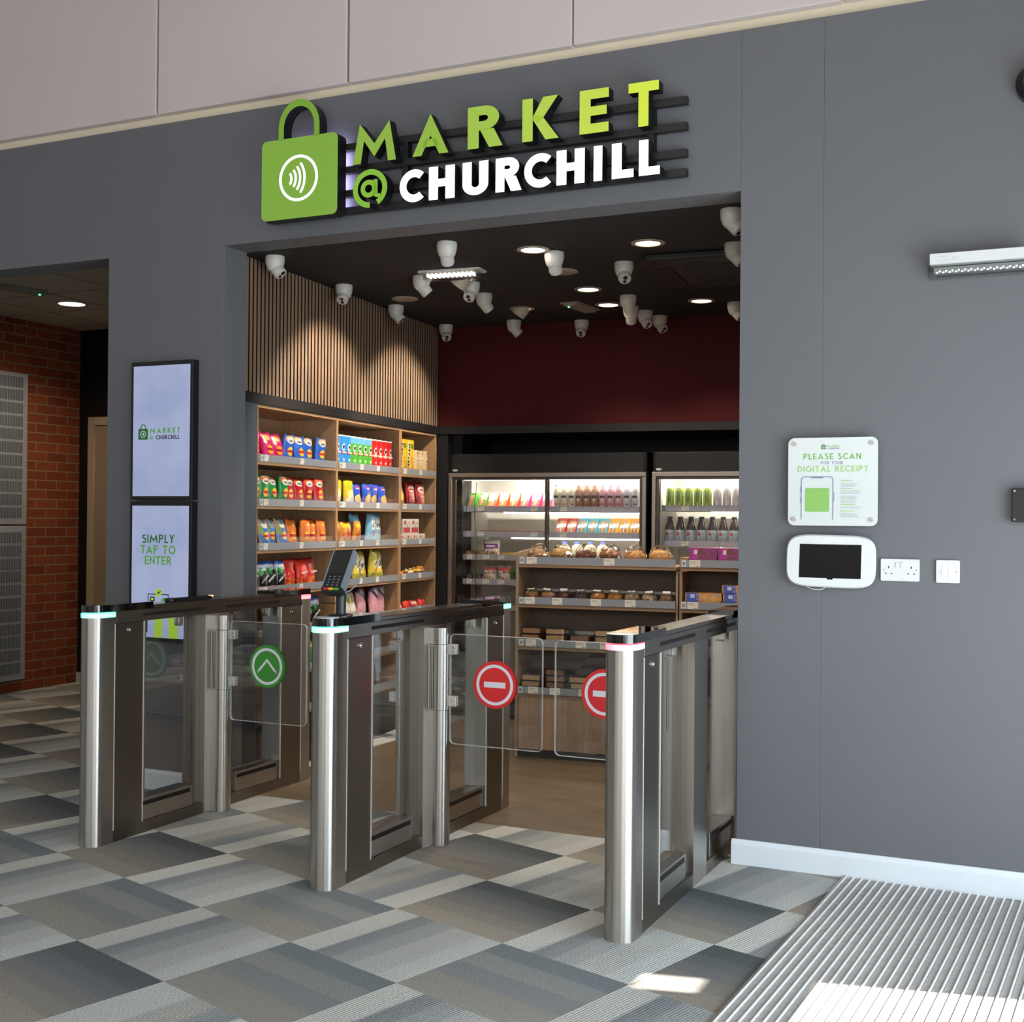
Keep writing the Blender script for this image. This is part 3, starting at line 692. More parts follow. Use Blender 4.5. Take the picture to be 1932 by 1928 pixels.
for q in arc(-.105, .004, .016, .004, 90, 180, 8)+arc(-.013, .004, .016, .004, 0, 90, 8): o.prism(q, 'y', y0, y1, 0)
o.build('phone_outline', mat('notice_phone_grey', '#8b8ea6', .5), pn)
MB().prism(rrect(-.0585, -.0725, .094, .094, .006, 4), 'y', y0, y1).build('green_square', mat('notice_square_green', '#83b65e', .5), pn)
o = MB(); random.seed(4)
for z, n_, gr in ((.004, 1, 1), (-.006, 4, 0), (-.028, 1, 1), (-.037, 3, 0), (-.058, 6, 0), (-.090, 1, 1), (-.099, 2, 0), (-.116, 1, 1), (-.125, 4, 0)):
    for i in range(n_):
        wd_ = (.055 if gr else .075)*random.uniform(.7, 1.05); o.box(.033, .033+wd_, y0, y1, z-i*.0048-.0014, z-i*.0048+(.0016 if gr else .0006), 1 if gr else 0)
o.build('fine_print', [pf[4], pf[1]], pn)
for sx in (-1, 1):
    for sz in (-1, 1): MB().cyl((sx*.150, -.046, sz*.150), .0085, .046, 'y', 24).build('standoff', mat('satin_standoff', '#b5a9a5', .35, .5), pn, smooth=True)

tb = thing('tablet_kiosk', 'wall tablet in a white rounded enclosure, black screen, below the notice', 'tablet', (-.937, WY, 1.245))
P = []
for t in range(48):
    a = 2*pi*t/48; e = 5.0
    ca, sa = cos(a), sin(a); P.append((.174*math.copysign(abs(ca)**(2/e), ca)*(1-.035*(sa if sa > 0 else -sa)), .104*math.copysign(abs(sa)**(2/e), sa)))
P = [(x*cos(radians(-1))-z*sin(radians(-1)), x*sin(radians(-1))+z*cos(radians(-1))) for x, z in P]
enc = MB(); Q = [(x*.97, z*.95) for x, z in P]; n_ = len(P)
va = [enc.bm.verts.new((x*.93, -.012, z*.9)) for x, z in P]; vb = [enc.bm.verts.new((x, -.030, z)) for x, z in P]; vc = [enc.bm.verts.new((x, -.042, z)) for x, z in P]; vd = [enc.bm.verts.new((x, -.050, z)) for x, z in Q]
for A_, B_ in ((va, vb), (vb, vc), (vc, vd)):
    for i in range(n_): enc.bm.faces.new((A_[i], B_[i], B_[(i+1) % n_], A_[(i+1) % n_]))
enc.bm.faces.new(va); enc.bm.faces.new(vd[::-1]); bmesh.ops.recalc_face_normals(enc.bm, faces=enc.bm.faces)
enc.build('enclosure', mat('enclosure_white', '#d6d9da', .25, 0, .01), tb, smooth=True)
sq = [(-.122, -.066), (.118, -.067), (.121, .066), (-.118, .067)]
MB().prism(sq, 'y', -.0512, -.0495).prism([(-.012, -.072), (.010, -.072), (.010, -.066), (-.012, -.066)], 'y', -.0512, -.0495).build('screen', mat('tablet_black', '#0d0b10', .12), tb)
MB().box(-.04, .04, -.014, 0, -.04, .04).build('wall_mount', M_blackplastic, tb)
MB().tube([(-.10, -.02, -.085), (-.095, -.022, -.104), (-.07, -.026, -.113), (-.04, -.026, -.114), (-.025, -.022, -.106), (-.02, -.018, -.09)], .0018, 8).build('white_cable', M_whiteplastic, tb, smooth=True)

so = thing('power_socket', 'double white wall socket between the tablet and the small data plate', 'power socket', (-.6775, WY, 1.2155))
MB().prism(rrect(0, 0, .145, .086, .005, 4), 'y', -.010, 0).build('faceplate', M_whiteplastic, so, bevel=.0015)
o = MB()
for sx in (-1, 1):
    o.box(sx*.042-.002, sx*.042+.002, -.0104, -.010, .006, .015)
    for dx in (-.011, .011): o.box(sx*.042+dx-.003, sx*.042+dx+.003, -.0104, -.010, -.016, -.012)
o.build('pin_hole', M_ink, so)
o = MB()
for sx in (-1, 1): o.box(sx*.009-.007, sx*.009+.007, -.014, -.010, .010, .030)
o.build('rocker_switch', M_whiteplastic, so, bevel=.001)
for sx in (-1, 1): MB().cyl((sx*.061, -.0112, 0), .003, .002, 'y', 12).build('screw', M_alu, so)
dp = thing('data_plate', 'small square white double data outlet plate, right of the double socket', 'data socket', (-.5015, WY, 1.214))
MB().prism(rrect(0, 0, .086, .087, .005, 4), 'y', -.010, 0).build('faceplate', M_whiteplastic, dp, bevel=.0015)
for sx in (-1, 1): MB().box(sx*.0125-.0105, sx*.0125+.0105, -.0112, -.010, -.022, .019).build('data_port', mat('port_white', '#d8dadb', .3), dp, bevel=.001)
for sx in (-1, 1): MB().cyl((sx*.031, -.0112, 0), .0025, .002, 'y', 12).build('screw', M_alu, dp)
el = thing('emergency_light', 'white emergency bulkhead light with a clear lens, high on the dark wall at right', 'emergency light', (-.395, WY, 2.357))
MB().prism([(0, .018), (-.075, .018), (-.080, .022), (-.080, .062), (0, .066)], 'x', -.172, .172).build('housing', M_whiteplastic, el, bevel=.002)
MB().prism([(0, -.026), (-.060, -.026), (-.078, -.014), (-.083, .018), (0, .018)], 'x', -.178, .178).build('lens', thin_glass('clear_lens', (.80, .82, .80, 1), 1.4, .08), el)
o = MB()
for i in range(14):
    for yy, zz in ((-.066, -.012), (-.052, -.004)): o.cyl((-.146+i*.0225+(yy+.066)*.6, yy, zz), .0032, .005, 'z', 8)
o.build('led_row', glow('led_white', '#ffffff', 2.2), el)
MB().box(-.160, .160, -.050, -.004, -.010, .014).build('reflector', mat('reflector_grey', '#8f9296', .4, .2), el)
o = MB(); write(o, 'CE', -.09, .038, .008, -.0808, -.0800, .15, .2); o.box(-.15, -.10, -.0806, -.08, .048, .0495).box(-.15, -.07, -.0806, -.08, .034, .035)
o.build('printed_marking', mat('print_grey', '#b9bcc0', .6), el)
bb = thing('door_release_unit', 'black box with silver screws at the right edge of the dark wall', 'wall box', (-.19, WY, 1.468))
MB().box(-.085, .085, -.04, 0, -.063, .063).build('box', mat('box_black', '#08080a', .5), bb, bevel=.003)
for sx in (-1, 1):
    for sz in (-1, 1): MB().cyl((sx*.075, -.042, sz*.053), .004, .003, 'y', 12).build('screw', M_chrome, bb)
sp = thing('shadow_stand_in', 'black disc modelled in place of a soft shadow at the upper right edge', 'shadow stand-in', (-.20, WY, 3.03))
MB().lathe([(.07, 0), (.07, .05), (.045, .075)], 32, 0, Matrix.Rotation(pi/2, 4, 'X')).build('housing', M_blackplastic, sp, smooth=True)  # solid black disc put where only a soft shadow falls on the wall

# hall fittings
dl = thing('hall_downlight', 'round lit downlight in the tiled hall ceiling at left', 'ceiling light', (-6.80, 6.86, hz))
MB().lathe([(.115, 0), (.115, -.004), (.095, -.006), (.09, 0)], 40, cap=False).build('trim_ring', M_whiteplastic, dl, smooth=True)
MB().lathe([(.092, -.001), (.092, -.003)], 40).build('diffuser', glow('hall_lamp', '#fff0dc', 9), dl)
light('lamp', 'AREA', (0, 0, -.02), 12, (1, .80, .58), (0, 0, -1), .18, None, parent=dl, spread=140)
ex = thing('hall_emergency_light', 'shallow grey emergency light with a green indicator on the hall ceiling', 'emergency light', (-6.66, 6.2, hz), radians(76))
MB().box(-.22, .22, -.05, .05, -.03, 0).build('housing', mat('exit_grey', '#8b8880', .5), ex, bevel=.004)
MB().cyl((.17, -.02, -.035), .008, .006, 'z', 12).build('indicator_lamp', glow('green_lamp', '#50ff90', 4), ex)
vt = thing('vent_grille', 'tall grey louvred vent panel on the red brick wall', 'vent', (-7.728, 6.0, .10))
for z0, z1 in ((0, 1.215), (1.225, 2.42)):
    MB().box(0, .05, -1.2, 1.29, z0, z1).build('frame_panel', mat('vent_grey', '#a9adb3', .45), vt, bevel=.004)
for z0 in (.05, 1.275):
    for zr in range(11):
        o = MB(); zz = z0+zr*.103
        for c_ in range(40): o.box(.0505, .056, 1.235-c_*.026-.016, 1.235-c_*.026, zz, zz+.083)
        tag(o.build('louvre_row', mat('vent_dark', '#6f747c', .5), vt))

# ================================================================ SHOP: WALL SHELVING
R = random.Random(11)
ROWZ = [1.680, 1.443, 1.206, .972, .742, .512, .282]
BAYS = [(-2.424, -1.545), (-1.520, -.660), (-.618, -.045)]
ORD = ['first', 'second', 'third', 'fourth', 'fifth', 'sixth', 'seventh', 'eighth', 'ninth', 'tenth', 'eleventh', 'twelfth']
LAB = {}
def ticket(w=.034, h=.036, mark=False):
    """paper price ticket with fine print lines; local front -y"""
    key = (round(w, 3), mark)
    if key in LAB: return LAB[key]
    o = MB().box(-w/2, w/2, -.0012, 0, 0, h)
    if not mark:
        for k in range(3): o.box(-w*.42, w*(.1+.08*k), -.0016, -.0012, h*(.80-.13*k), h*(.84-.13*k), 1)
        o.box(w*.12, w*.40, -.0016, -.0012, h*.10, h*.20, 1)
    else: o.prism(rrect(0, h/2, w*.55, h*.5, .001, 2), 'y', -.0016, -.0012, 1)
    me = o.mesh('price_ticket', [M_ticket if not mark else M_whiteplastic, mat('ticket_grey_print', '#8b8780', .6)])
    LAB[key] = me; return me
M_riser = thin_glass('clear_riser_acrylic', (.97, .97, .97, 1), .55, .18)
def ws_obj(mb, name, m, parent, **k): return mb.build(name, m, parent, **k)

# the bays are pieces of one wall unit frame: each bay a thing
bay_lab = ['oak wall shelf bay nearest the entrance, stocked with crisps', 'middle oak wall shelf bay with crisp tubes on its top shelf', 'narrow oak wall shelf bay in the far corner with cereal boxes on top']
bays = []
for bi, (a, b) in enumerate(BAYS):
    u_ = thing('wall_shelf_bay', bay_lab[bi], 'shelving', B0, TH, 'oak wall shelf bays')
    lo = a-.012 if bi == 0 else a-.0125 if bi == 1 else a-.021
    hi = b+.0125 if bi == 0 else b+.021 if bi == 1 else b+.014
    MB().box(-.38, -.002, lo, a, .0, 1.998).build('side_panel', M_oak, u_, bevel=.0012)
    MB().box(-.38, -.002, b, hi, .0, 1.998).build('side_panel', M_oak, u_, bevel=.0012)
    MB().box(-.38, -.002, a, b, 1.982, 1.998).build('top_panel', M_oakh, u_)
    MB().box(-.392, -.376, a, b, .05, 1.982).build('back_panel', M_oak, u_)
    MB().box(-.37, -.012, a, b, 0, .28).build('plinth', M_black, u_)
    for ri, z in enumerate(ROWZ):
        sh = MB().box(-.376, -.004, a, b, z, z+.018).build('shelf', M_oakh, u_)
        MB().box(-.003, .0, a+.004, b-.004, z+.016, z+.056).build('label_strip', M_strip, sh)
        ns = [(.03, 1)]+[(.08, 0), (.52, 0)] if bi != 1 else [(.025, 1), (.07, 0), (.35, 0), (.62, 0)]
        if ri > 4: ns = ns[:2]
        for f, mk in ns:
            t = place('price_ticket', ticket(.022 if mk else .042, .034, bool(mk)), sh, (.0, a+f*(b-a)+.01, z+.019), pi/2)
        if ri in (1, 2, 3) and bi < 2:      # low clear riser at the shelf front
            MB().box(-.008, -.005, a+.01, b-.02, z+.018, z+.085).build('clear_riser', M_riser, sh)
    bays.append(u_)

# ---------------------------------------------------------------- packaging
def design(name, base, shapes, rough=.3, metal=0.0, base2=None, coat=.3):
    """shapes: (kind, cx, cz, rx, rz, colour[, rot]) on the generated 0..1 face coordinates"""
    if name in MATS: return MATS[name]
    g = G(name); sp = g.n('ShaderNodeSeparateXYZ'); g.l(g.coord('Generated'), sp.inputs[0]); gx, gz = sp.outputs[0], sp.outputs[2]
    nf = g.noise(g.coord('Object'), 25, 3)
    col = g.mix(nf, lin(base), lin(base2 or base))
    for sh in shapes:
        kind, cx, cz, rx, rz, c = sh[:6]
        dx = g.math('SUBTRACT', gx, cx); dz = g.math('SUBTRACT', gz, cz)
        if len(sh) > 6:
            a = radians(sh[6]); dx, dz = (g.math('ADD', g.math('MULTIPLY', dx, cos(a)), g.math('MULTIPLY', dz, sin(a))),
                                          g.math('SUBTRACT', g.math('MULTIPLY', dz, cos(a)), g.math('MULTIPLY', dx, sin(a))))
        dx = g.math('DIVIDE', dx, rx); dz = g.math('DIVIDE', dz, rz)
        if kind in ('e', 'o'):
            d = g.math('ADD', g.math('MULTIPLY', dx, dx), g.math('MULTIPLY', dz, dz)); m = g.math('LESS_THAN', d, 1)
            if kind == 'o': m = g.math('MULTIPLY', m, g.math('GREATER_THAN', d, .55))
        elif kind == 'r': m = g.math('LESS_THAN', g.math('MAXIMUM', g.math('ABSOLUTE', dx), g.math('ABSOLUTE', dz)), 1)
        elif kind == 'n': m = g.math('MULTIPLY', g.math('LESS_THAN', g.math('MAXIMUM', g.math('ABSOLUTE', dx), g.math('ABSOLUTE', dz)), 1), g.math('GREATER_THAN', g.noise(g.coord('Object'), 60, 2), .5))
        col = g.mix(m, col, lin(c))
    g.l(col, g.b.inputs['Base Color']); g.set(rough=rough, metal=metal, coat=coat)
    if name.startswith(('packet', 'bread', 'snackbag')): g.bump(g.noise(g.coord('Object'), 34, 4), .9, .006)
    MATS[name] = g.m; return g.m

def bag_mesh(name, w, h, t, m, seed, puff=1.0, txt=None):
    """sealed pillow bag standing on its bottom crimp, front towards -y"""
    rr = random.Random(seed); nx, nz = 8, 11; o = MB(); bm = o.bm
    sk = rr.uniform(-.10, .10); ph = [rr.uniform(0, 6.28) for _ in range(6)]
    def P(i, k, sd):
        x = i/nx*2-1; z = k/nz
        zz = min(1, max(0, (z-.045)/.91)); th = (max(0, 1-x*x))**.55*(max(0, 4*zz*(1-zz)))**.42*t/2*puff
        th *= 1+.16*sin(5*x+ph[0]+3*z)*sin(9*z+ph[1])
        xw = x*w/2*(1-.07*sin(pi*zz)+.02*sin(11*z+ph[2]))+sk*h*.25*(z-.2)**2*(1 if z > .2 else 0)
        y = sd*th+.006*sin(3*z+ph[3])+.02*(z*z)*sin(ph[4])+(.003*sin(x*9+ph[5]) if k in (0, nz) else 0)
        return Vector((xw, y, z*h+(.004*sin(x*4+ph[5]) if k == nz else 0)))
    grid = {}
    for sd in (-1, 1):
        for i in range(nx+1):
            for k in range(nz+1):
                e = i in (0, nx) or k in (0, nz)
                key = (i, k, 0 if e else sd)
                if key not in grid: grid[key] = bm.verts.new(P(i, k, sd) if not e else P(i, k, 0))
    def V(i, k, sd): return grid[(i, k, 0 if (i in (0, nx) or k in (0, nz)) else sd)]
    for sd in (-1, 1):
        for i in range(nx):
            for k in range(nz):
                q = [V(i, k, sd), V(i+1, k, sd), V(i+1, k+1, sd), V(i, k+1, sd)]
                bm.faces.new(q if sd < 0 else q[::-1])
    zs = o.mesh(name, m, False)
    zs.polygons.foreach_set('use_smooth', [True]*len(zs.polygons))
    return zs
def label_text(word, hgt, col, w=.2, sx=1.0, italic=0, up=False):
    key = ('txt', word, round(hgt, 4), up)
    if key in LAB: return LAB[key]
    o = MB(); write(o, word, 0, 0, hgt, -.0015, 0, w, .14, 0, None, 'c', italic, up, sx)
    LAB[key] = o.mesh('printed_name', mat('print_'+col[1:], col, .5)); return LAB[key]

WALK = lambda b, b2, top='#e8b27c': [('e', .5, .83, .38, .13, top), ('e', .5, .78, .28, .10, '#e9e6de'), ('r', .5, .80, .17, .012, '#5a5a56'), ('r', .5, .765, .20, .014, '#3a3a38'), ('r', .5, .735, .12, .009, '#6a6a66'), ('e', .52, .43, .22, .15, '#f2c32b'), ('r', .52, .43, .28, .042, '#c3202c'), ('e', .3, .14, .14, .07, '#e7a03c'), ('n', .5, .12, .4, .08, '#e6e0d4')]
D = {
 'pink': design('packet_pink', '#c8145f', [('e', .45, .80, .3, .09, '#e5b06a'), ('e', .52, .42, .22, .15, '#f2b52b'), ('r', .52, .42, .28, .045, '#b51c30'), ('e', .75, .12, .2, .08, '#e9b04a'), ('e', .25, .66, .1, .06, '#efc36e')], base2='#e22a7c'),
 'blue': design('packet_blue', '#1c4fb4', WALK(0, 0), base2='#2f74d6'),
 'green': design('packet_green', '#0f7a3c', WALK(0, 0, '#e06a3a'), base2='#2a9b52'),
 'red': design('packet_red', '#b3141d', WALK(0, 0, '#e06a3a'), base2='#cf2a2e'),
 'sky': design('packet_sky', '#c9a27c', [('e', .5, .40, .42, .38, '#3a7fd0'), ('e', .5, .76, .26, .10, '#e8e4da'), ('e', .5, .42, .22, .13, '#f2c32b'), ('r', .5, .42, .28, .04, '#c3202c'), ('r', .5, .9, .10, .1, '#58a6e0'), ('e', .2, .6, .12, .16, '#8da04c')], base2='#d9bf9c'),
 'orange': design('packet_orange', '#e2651a', [('e', .5, .42, .24, .14, '#f6c13a'), ('r', .5, .42, .29, .045, '#b9202a'), ('n', .5, .16, .45, .14, '#f5b24a'), ('e', .6, .78, .2, .06, '#f7b860')], base2='#f08a2e'),
 'mc': design('packet_black_green', '#151618', [('r', .5, .92, .6, .08, '#3b6fd0'), ('r', .5, .78, .5, .09, '#cfd8ee'), ('n', .35, .66, .3, .12, '#2f9b3c'), ('r', .5, .42, .48, .14, '#0b0b0c', 25), ('n', .5, .1, .45, .10, '#c9943e')], base2='#24272b'),
 'dor': design('packet_scarlet', '#c81d18', [('n', .5, .2, .45, .18, '#ef7d3a'), ('e', .3, .12, .22, .1, '#e9a24a')], base2='#e13a26'),
 'yel': design('packet_yellow', '#e3b80e', [('e', .5, .75, .3, .1, '#b9c23a'), ('e', .5, .45, .3, .16, '#f2e6a0'), ('r', .5, .28, .38, .1, '#ece8d4', 8), ('n', .5, .10, .4, .08, '#e0a020')], base2='#f1d02a'),
 'royal': design('packet_royal', '#2746b8', [('r', .5, .8, .18, .06, '#d8c8dd'), ('r', .5, .83, .18, .03, '#c23048'), ('e', .5, .36, .34, .18, '#e6c257'), ('n', .5, .12, .45, .12, '#9fb4e8')], base2='#3a63d8'),
 'amber': design('packet_amber', '#c97a1c', [('r', .5, .82, .3, .08, '#f0c22a'), ('e', .45, .42, .26, .15, '#c24a16'), ('n', .5, .2, .4, .2, '#e6c48e')], base2='#e39a34'),
 'aqua': design('packet_pale_blue', '#6db2d6', [('r', .55, .62, .22, .14, '#e6edf0'), ('n', .55, .62, .2, .08, '#3a4350'), ('e', .6, .36, .12, .08, '#e0583a'), ('n', .4, .2, .4, .16, '#b5d9ea')], base2='#8cc6e2'),
 'pop': design('packet_lemon', '#cdb92a', [('r', .55, .56, .24, .13, '#f0ecd8', 18), ('n', .55, .56, .2, .07, '#3b3a30', 18), ('e', .7, .36, .14, .05, '#e0762a'), ('n', .5, .14, .45, .12, '#7f9a58')], base2='#e0cf4c'),
 'cream': design('packet_cream', '#cfcab8', [('e', .4, .75, .2, .16, '#5f7f46'), ('e', .6, .66, .1, .1, '#d98c2e'), ('e', .5, .42, .3, .1, '#e9e6dc'), ('r', .5, .22, .4, .06, '#8c9078')], base2='#ddd9cc'),
 'rose': design('packet_rose', '#d58f9c', [('r', .5, .78, .6, .13, '#241b4a', -24), ('r', .55, .80, .2, .06, '#cfc6d8', -24), ('n', .5, .30, .4, .2, '#e2b2ba')], base2='#dea4b0'),
 'teal': design('packet_teal', '#2a7f96', [('r', .6, .4, .18, .2, '#cfd8da'), ('n', .3, .4, .2, .3, '#1f6a84')], base2='#3d95a8'),
 'haribo': design('packet_gold_clear', '#d99a1e', [('n', .5, .8, .5, .2, '#8e3a16'), ('e', .4, .45, .3, .15, '#f1c52a'), ('e', .3, .2, .14, .12, '#5b3a1c')], base2='#e8b42e'),
 'apple': design('packet_red_clear', '#b3202a', [('e', .5, .72, .35, .12, '#e8dcc8'), ('r', .5, .7, .3, .03, '#c8202c'), ('n', .6, .3, .2, .3, '#d9c2a0'), ('e', .2, .3, .15, .2, '#8e1820')], base2='#c43a3a'),
}
BAGS = {}
def bag_proto(kind, w, h, t):
    out = []
    for sd in range(3):
        k = (kind, sd, w, h)
        if k not in BAGS: BAGS[k] = bag_mesh('crisp_packet', w, h, t, D[kind], hash_(kind)+sd*17)
        out.append(BAGS[k])
    return out
def hash_(s): return sum(ord(c)*(i+3) for i, c in enumerate(s))
def mkbag(kind, w, h, t, loc, rz, label, cat='crisps', name='crisp_packet', group=None, word=None, i=0, tilt=0, roll=0):
    o = place(name, bag_proto(kind, w, h, t)[i % 3], None, loc, rz)
    o.rotation_euler = (tilt, roll, rz)
    tag(o, label, cat, group)
    if word:
        txt, hg, cl, zz, ang = word
        c = place('printed_name', label_text(txt, hg, cl), o, (0, -t/2*1.02-.001, zz*h)); c.rotation_euler = (0, ang, 0)
    return o
def row_bags(bay, row, kind, s0, s1, n, colour, group, w, h, t=.055, word=None, back=False, setback=.035, where=''):
    """n packets in line, facing +u, between s0 and s1"""
    z = ROWZ[row]+.0185; w = round(min(w, (s1-s0)/n*1.12), 3); t = min(t, .048)
    shelf = ['top', 'second', 'third', 'fourth', 'fifth', 'sixth'][row]+' shelf'
    bayn = ['left bay', 'middle bay', 'corner bay'][bay]
    for i in range(n):
        s = s0+(s1-s0)*(i+.5)/n
        pos = ORD[i]+' from the left' if n > 1 else 'only one'
        L = f'{colour}, {ORD[i]} from left, {shelf}, {bayn}' if n > 1 else f'{colour}, {shelf}, {bayn}'
        p = W(-setback-t/2+(.007 if i % 2 else -.009)+R.uniform(-.004, .004), s+R.uniform(-.005, .005), z)
        mkbag(kind, w, h, t, p, TH+pi/2+R.uniform(-.04, .04), L, 'crisps', 'crisp_packet', group, word, i, R.uniform(-.10, -.02), R.uniform(-.05, .05))
M_A = "left bay"
row_bags(0, 0, 'pink', -2.42, -2.06, 3, 'pink crisp packet', 'pink crisp packets', .125, .165)
row_bags(0, 0, 'blue', -2.06, -1.60, 4, 'blue crisp packet', 'blue crisp packets', .125, .165)
row_bags(0, 1, 'green', -2.42, -2.04, 4, 'green crisp packet', 'green crisp packets', .122, .165)
row_bags(0, 1, 'red', -2.04, -1.62, 4, 'red crisp packet', 'red crisp packets', .118, .165)
row_bags(0, 2, 'sky', -2.42, -2.02, 4, 'tan and sky blue crisp packet', 'sky blue crisp packets', .122, .170)
row_bags(0, 2, 'orange', -1.995, -1.58, 4, 'orange crisp packet', 'orange crisp packets', .118, .165)
row_bags(0, 3, 'mc', -2.42, -2.06, 4, 'black and green crisp packet', 'black crisp packets', .122, .170, word=("MCCOY'S", .0125, '#f2f2f2', .40, radians(-28)))
row_bags(0, 3, 'dor', -2.04, -1.66, 3, 'scarlet tortilla chip packet', 'scarlet chip packets', .128, .175, word=('DORITOS', .0115, '#f4f0ea', .5, radians(-8)))
row_bags(0, 4, 'mc', -2.00, -1.62, 3, 'black crisp packet with orange foot', 'black crisp packets', .125, .175, word=("MCCOY'S", .0130, '#f2f2f2', .40, radians(-28)))
row_bags(0, 5, 'green', -2.00, -1.64, 3, 'green crisp packet low down between the gates', 'green low packets', .122, .16)
row_bags(1, 1, 'yel', -1.50, -1.24, 2, 'yellow crisp packet', 'yellow crisp packets', .135, .175, .06)
row_bags(1, 1, 'royal', -1.22, -.74, 4, 'royal blue crisp packet', 'royal blue crisp packets', .118, .155)
row_bags(1, 2, 'amber', -1.50, -1.16, 4, 'amber snack packet', 'amber snack packets', .10, .150)
row_bags(1, 2, 'aqua', -1.16, -.76, 3, 'pale blue popped crisp packet', 'pale blue snack packets', .130, .205, .07, setback=.05)
row_bags(1, 3, 'pop', -1.30, -.74, 5, 'lemon yellow popcorn packet', 'lemon yellow packets', .130, .205, .07, setback=.05)
row_bags(1, 4, 'cream', -1.46, -1.14, 3, 'cream and green snack packet', 'cream snack packets', .122, .185, .06)
row_bags(1, 4, 'rose', -1.14, -.72, 3, 'rose pink packet with a navy band', 'rose pink packets', .135, .20, .07)
row_bags(2, 1, 'haribo', -.60, -.42, 1, 'yellow sweet bag with a clear window', None, .15, .19, .06)
row_bags(2, 1, 'apple', -.42, -.10, 2, 'red and cream fruit snack bag', 'red snack bags', .15, .19, .06)
b_ = mkbag('teal', .26, .13, .06, W(-.22, -1.30, ROWZ[2]+.12), TH+pi/2, 'teal bag lying behind the amber packets in the middle bay')
for i in range(4):
    s = -1.38+i*.13
    o = mkbag('aqua', .13, .16, .04, W(-.10, s, ROWZ[5]+.19), TH+pi/2, f'pale blue packet lying low in the middle bay, {ORD[i]} from the left', group='low pale blue packets')
    o.location = W(-.06-.0, s, ROWZ[5]+.0185+.0)
    o.rotation_euler = (-.3, 0, TH+pi/2)
MB_ = None

# crisp tubes: three blue, four green, four red
tube_cols = [('#2f8fd6', 'blue')]*3+[('#4fae38', 'green')]*4+[('#d3201f', 'red')]*4
TM = {}
for i, (c, nm) in enumerate(tube_cols):
    t = thing('crisp_tube', f'{nm} crisp tube, {ORD[i]} from the left of the eleven tubes', 'crisp tube', W(-.052, -1.492+i*.0735, ROWZ[0]+.0185), TH+pi/2, f'{nm} crisp tubes')
    if nm not in TM:
        a = MB().lathe([(.0365, 0), (.0365, .196)], 28).mesh('tube_body', design('tube_'+nm, c, [('e', .5, .66, .24, .12, '#e8e4da'), ('e', .5, .685, .19, .035, '#1a1a1c'), ('e', .40, .64, .07, .035, '#1a1a1c'), ('e', .60, .64, .07, .035, '#1a1a1c'), ('r', .5, .50, .30, .045, '#b9232c' if nm != 'red' else '#e8c8b0'), ('e', .52, .12, .22, .08, '#e8b24a'), ('e', .5, .28, .16, .04, '#e6cfc0')]+([('r', .5, .92, .6, .10, '#6ab0dc')] if nm == 'green' else []), .35), True)
        b = MB().lathe([(.0375, .196), (.0375, .203), (.034, .204)], 28).mesh('plastic_lid', mat('lid_white', '#d8dcdc', .3), True)
        e = MB().lathe([(.0372, 0), (.0372, .004)], 28).mesh('metal_rim', M_alu, True)
        TM[nm] = (a, b, e)
    for n_, me in zip(('tube_body', 'plastic_lid', 'metal_rim'), TM[nm]): place(n_, me, t)
    c_ = place('printed_name', label_text('PRINGLES', .0088, '#f0e9da', .2), t, (0, -.0372, .094))
# cereal boxes and cans in the corner bay
cb = MB().box(-.07, .07, -.03, .03, 0, .235).mesh('carton', design('cereal_carton', '#e6b81c', [('r', .28, .5, .16, .44, '#f2ead4', -8), ('e', .75, .82, .16, .08, '#2f7a34'), ('n', .78, .3, .2, .2, '#c9762a')], .45, base2='#ecc630'))
for i in range(2):
    t = place('cereal_box', cb, None, W(-.055, -.545+i*.115, ROWZ[0]+.0185), TH+pi/2); t.scale = (.8, 1, 1)
    tag(t, f'yellow cereal box lettered WEETABIX, {["left", "right"][i]} one of the pair', 'cereal box', 'yellow cereal boxes')
    c_ = place('printed_name', label_text('WEETABIX', .030, '#1b1b1e', .22, up=True), t, (-.018, -.0308, .112)); c_.rotation_euler = (0, radians(8), 0)
cm = MB().lathe([(.034, 0), (.036, .006), (.036, .150), (.032, .165), (.032, .172)], 24).mesh('tin', design('tin_beige', '#cdb489', [('e', .5, .62, .22, .10, '#e7dfcc'), ('r', .5, .60, .18, .02, '#3c3830'), ('e', .5, .28, .2, .12, '#d6a544'), ('r', .5, .88, .1, .04, '#51493c')], .4), True)
for i in range(3):
    tag(place('drink_carton', cm, None, W(-.055, -.315+i*.078, ROWZ[0]+.0185), TH+pi/2), f'beige drinks tub, {["left", "middle", "right"][i]} one of three beside the cereal boxes', 'drinks tub', 'beige drinks tubs')
# small cartons
sm = {}
def carton(key, w, d, h, mt, loc, rz, label, cat='box', name='small_carton', group=None):
    if key not in sm: sm[key] = MB().box(-w/2, w/2, -d/2, d/2, 0, h).mesh('carton', mt)
    return tag(place(name, sm[key], None, loc, rz, .0012), label, cat, group)
m_red = design('carton_red_white', '#d9cfc2', [('e', .3, .75, .14, .16, '#c22832'), ('r', .5, .25, .42, .18, '#b5202a'), ('n', .7, .6, .2, .2, '#8c8a94')], .45)
m_orw = design('carton_pale_orange', '#ddd0bc', [('e', .25, .7, .13, .16, '#c22832'), ('r', .6, .3, .3, .2, '#d98c3a'), ('n', .7, .7, .2, .15, '#9a8f88')], .45)
for k in range(4): carton('orw', .098, .10, .07, m_orw, W(-.065, -.55+k*.103, ROWZ[2]+.0185), TH+pi/2, f'low white and orange carton, {ORD[k]} from the left in the bottom row', group='white and orange cartons')
for k in range(2): carton('red', .13, .10, .10, m_red, W(-.065, -.50+k*.135, ROWZ[2]+.0895), TH+pi/2, f'white and red carton, {["left", "right"][k]} one stacked on the low cartons', group='white and red cartons')
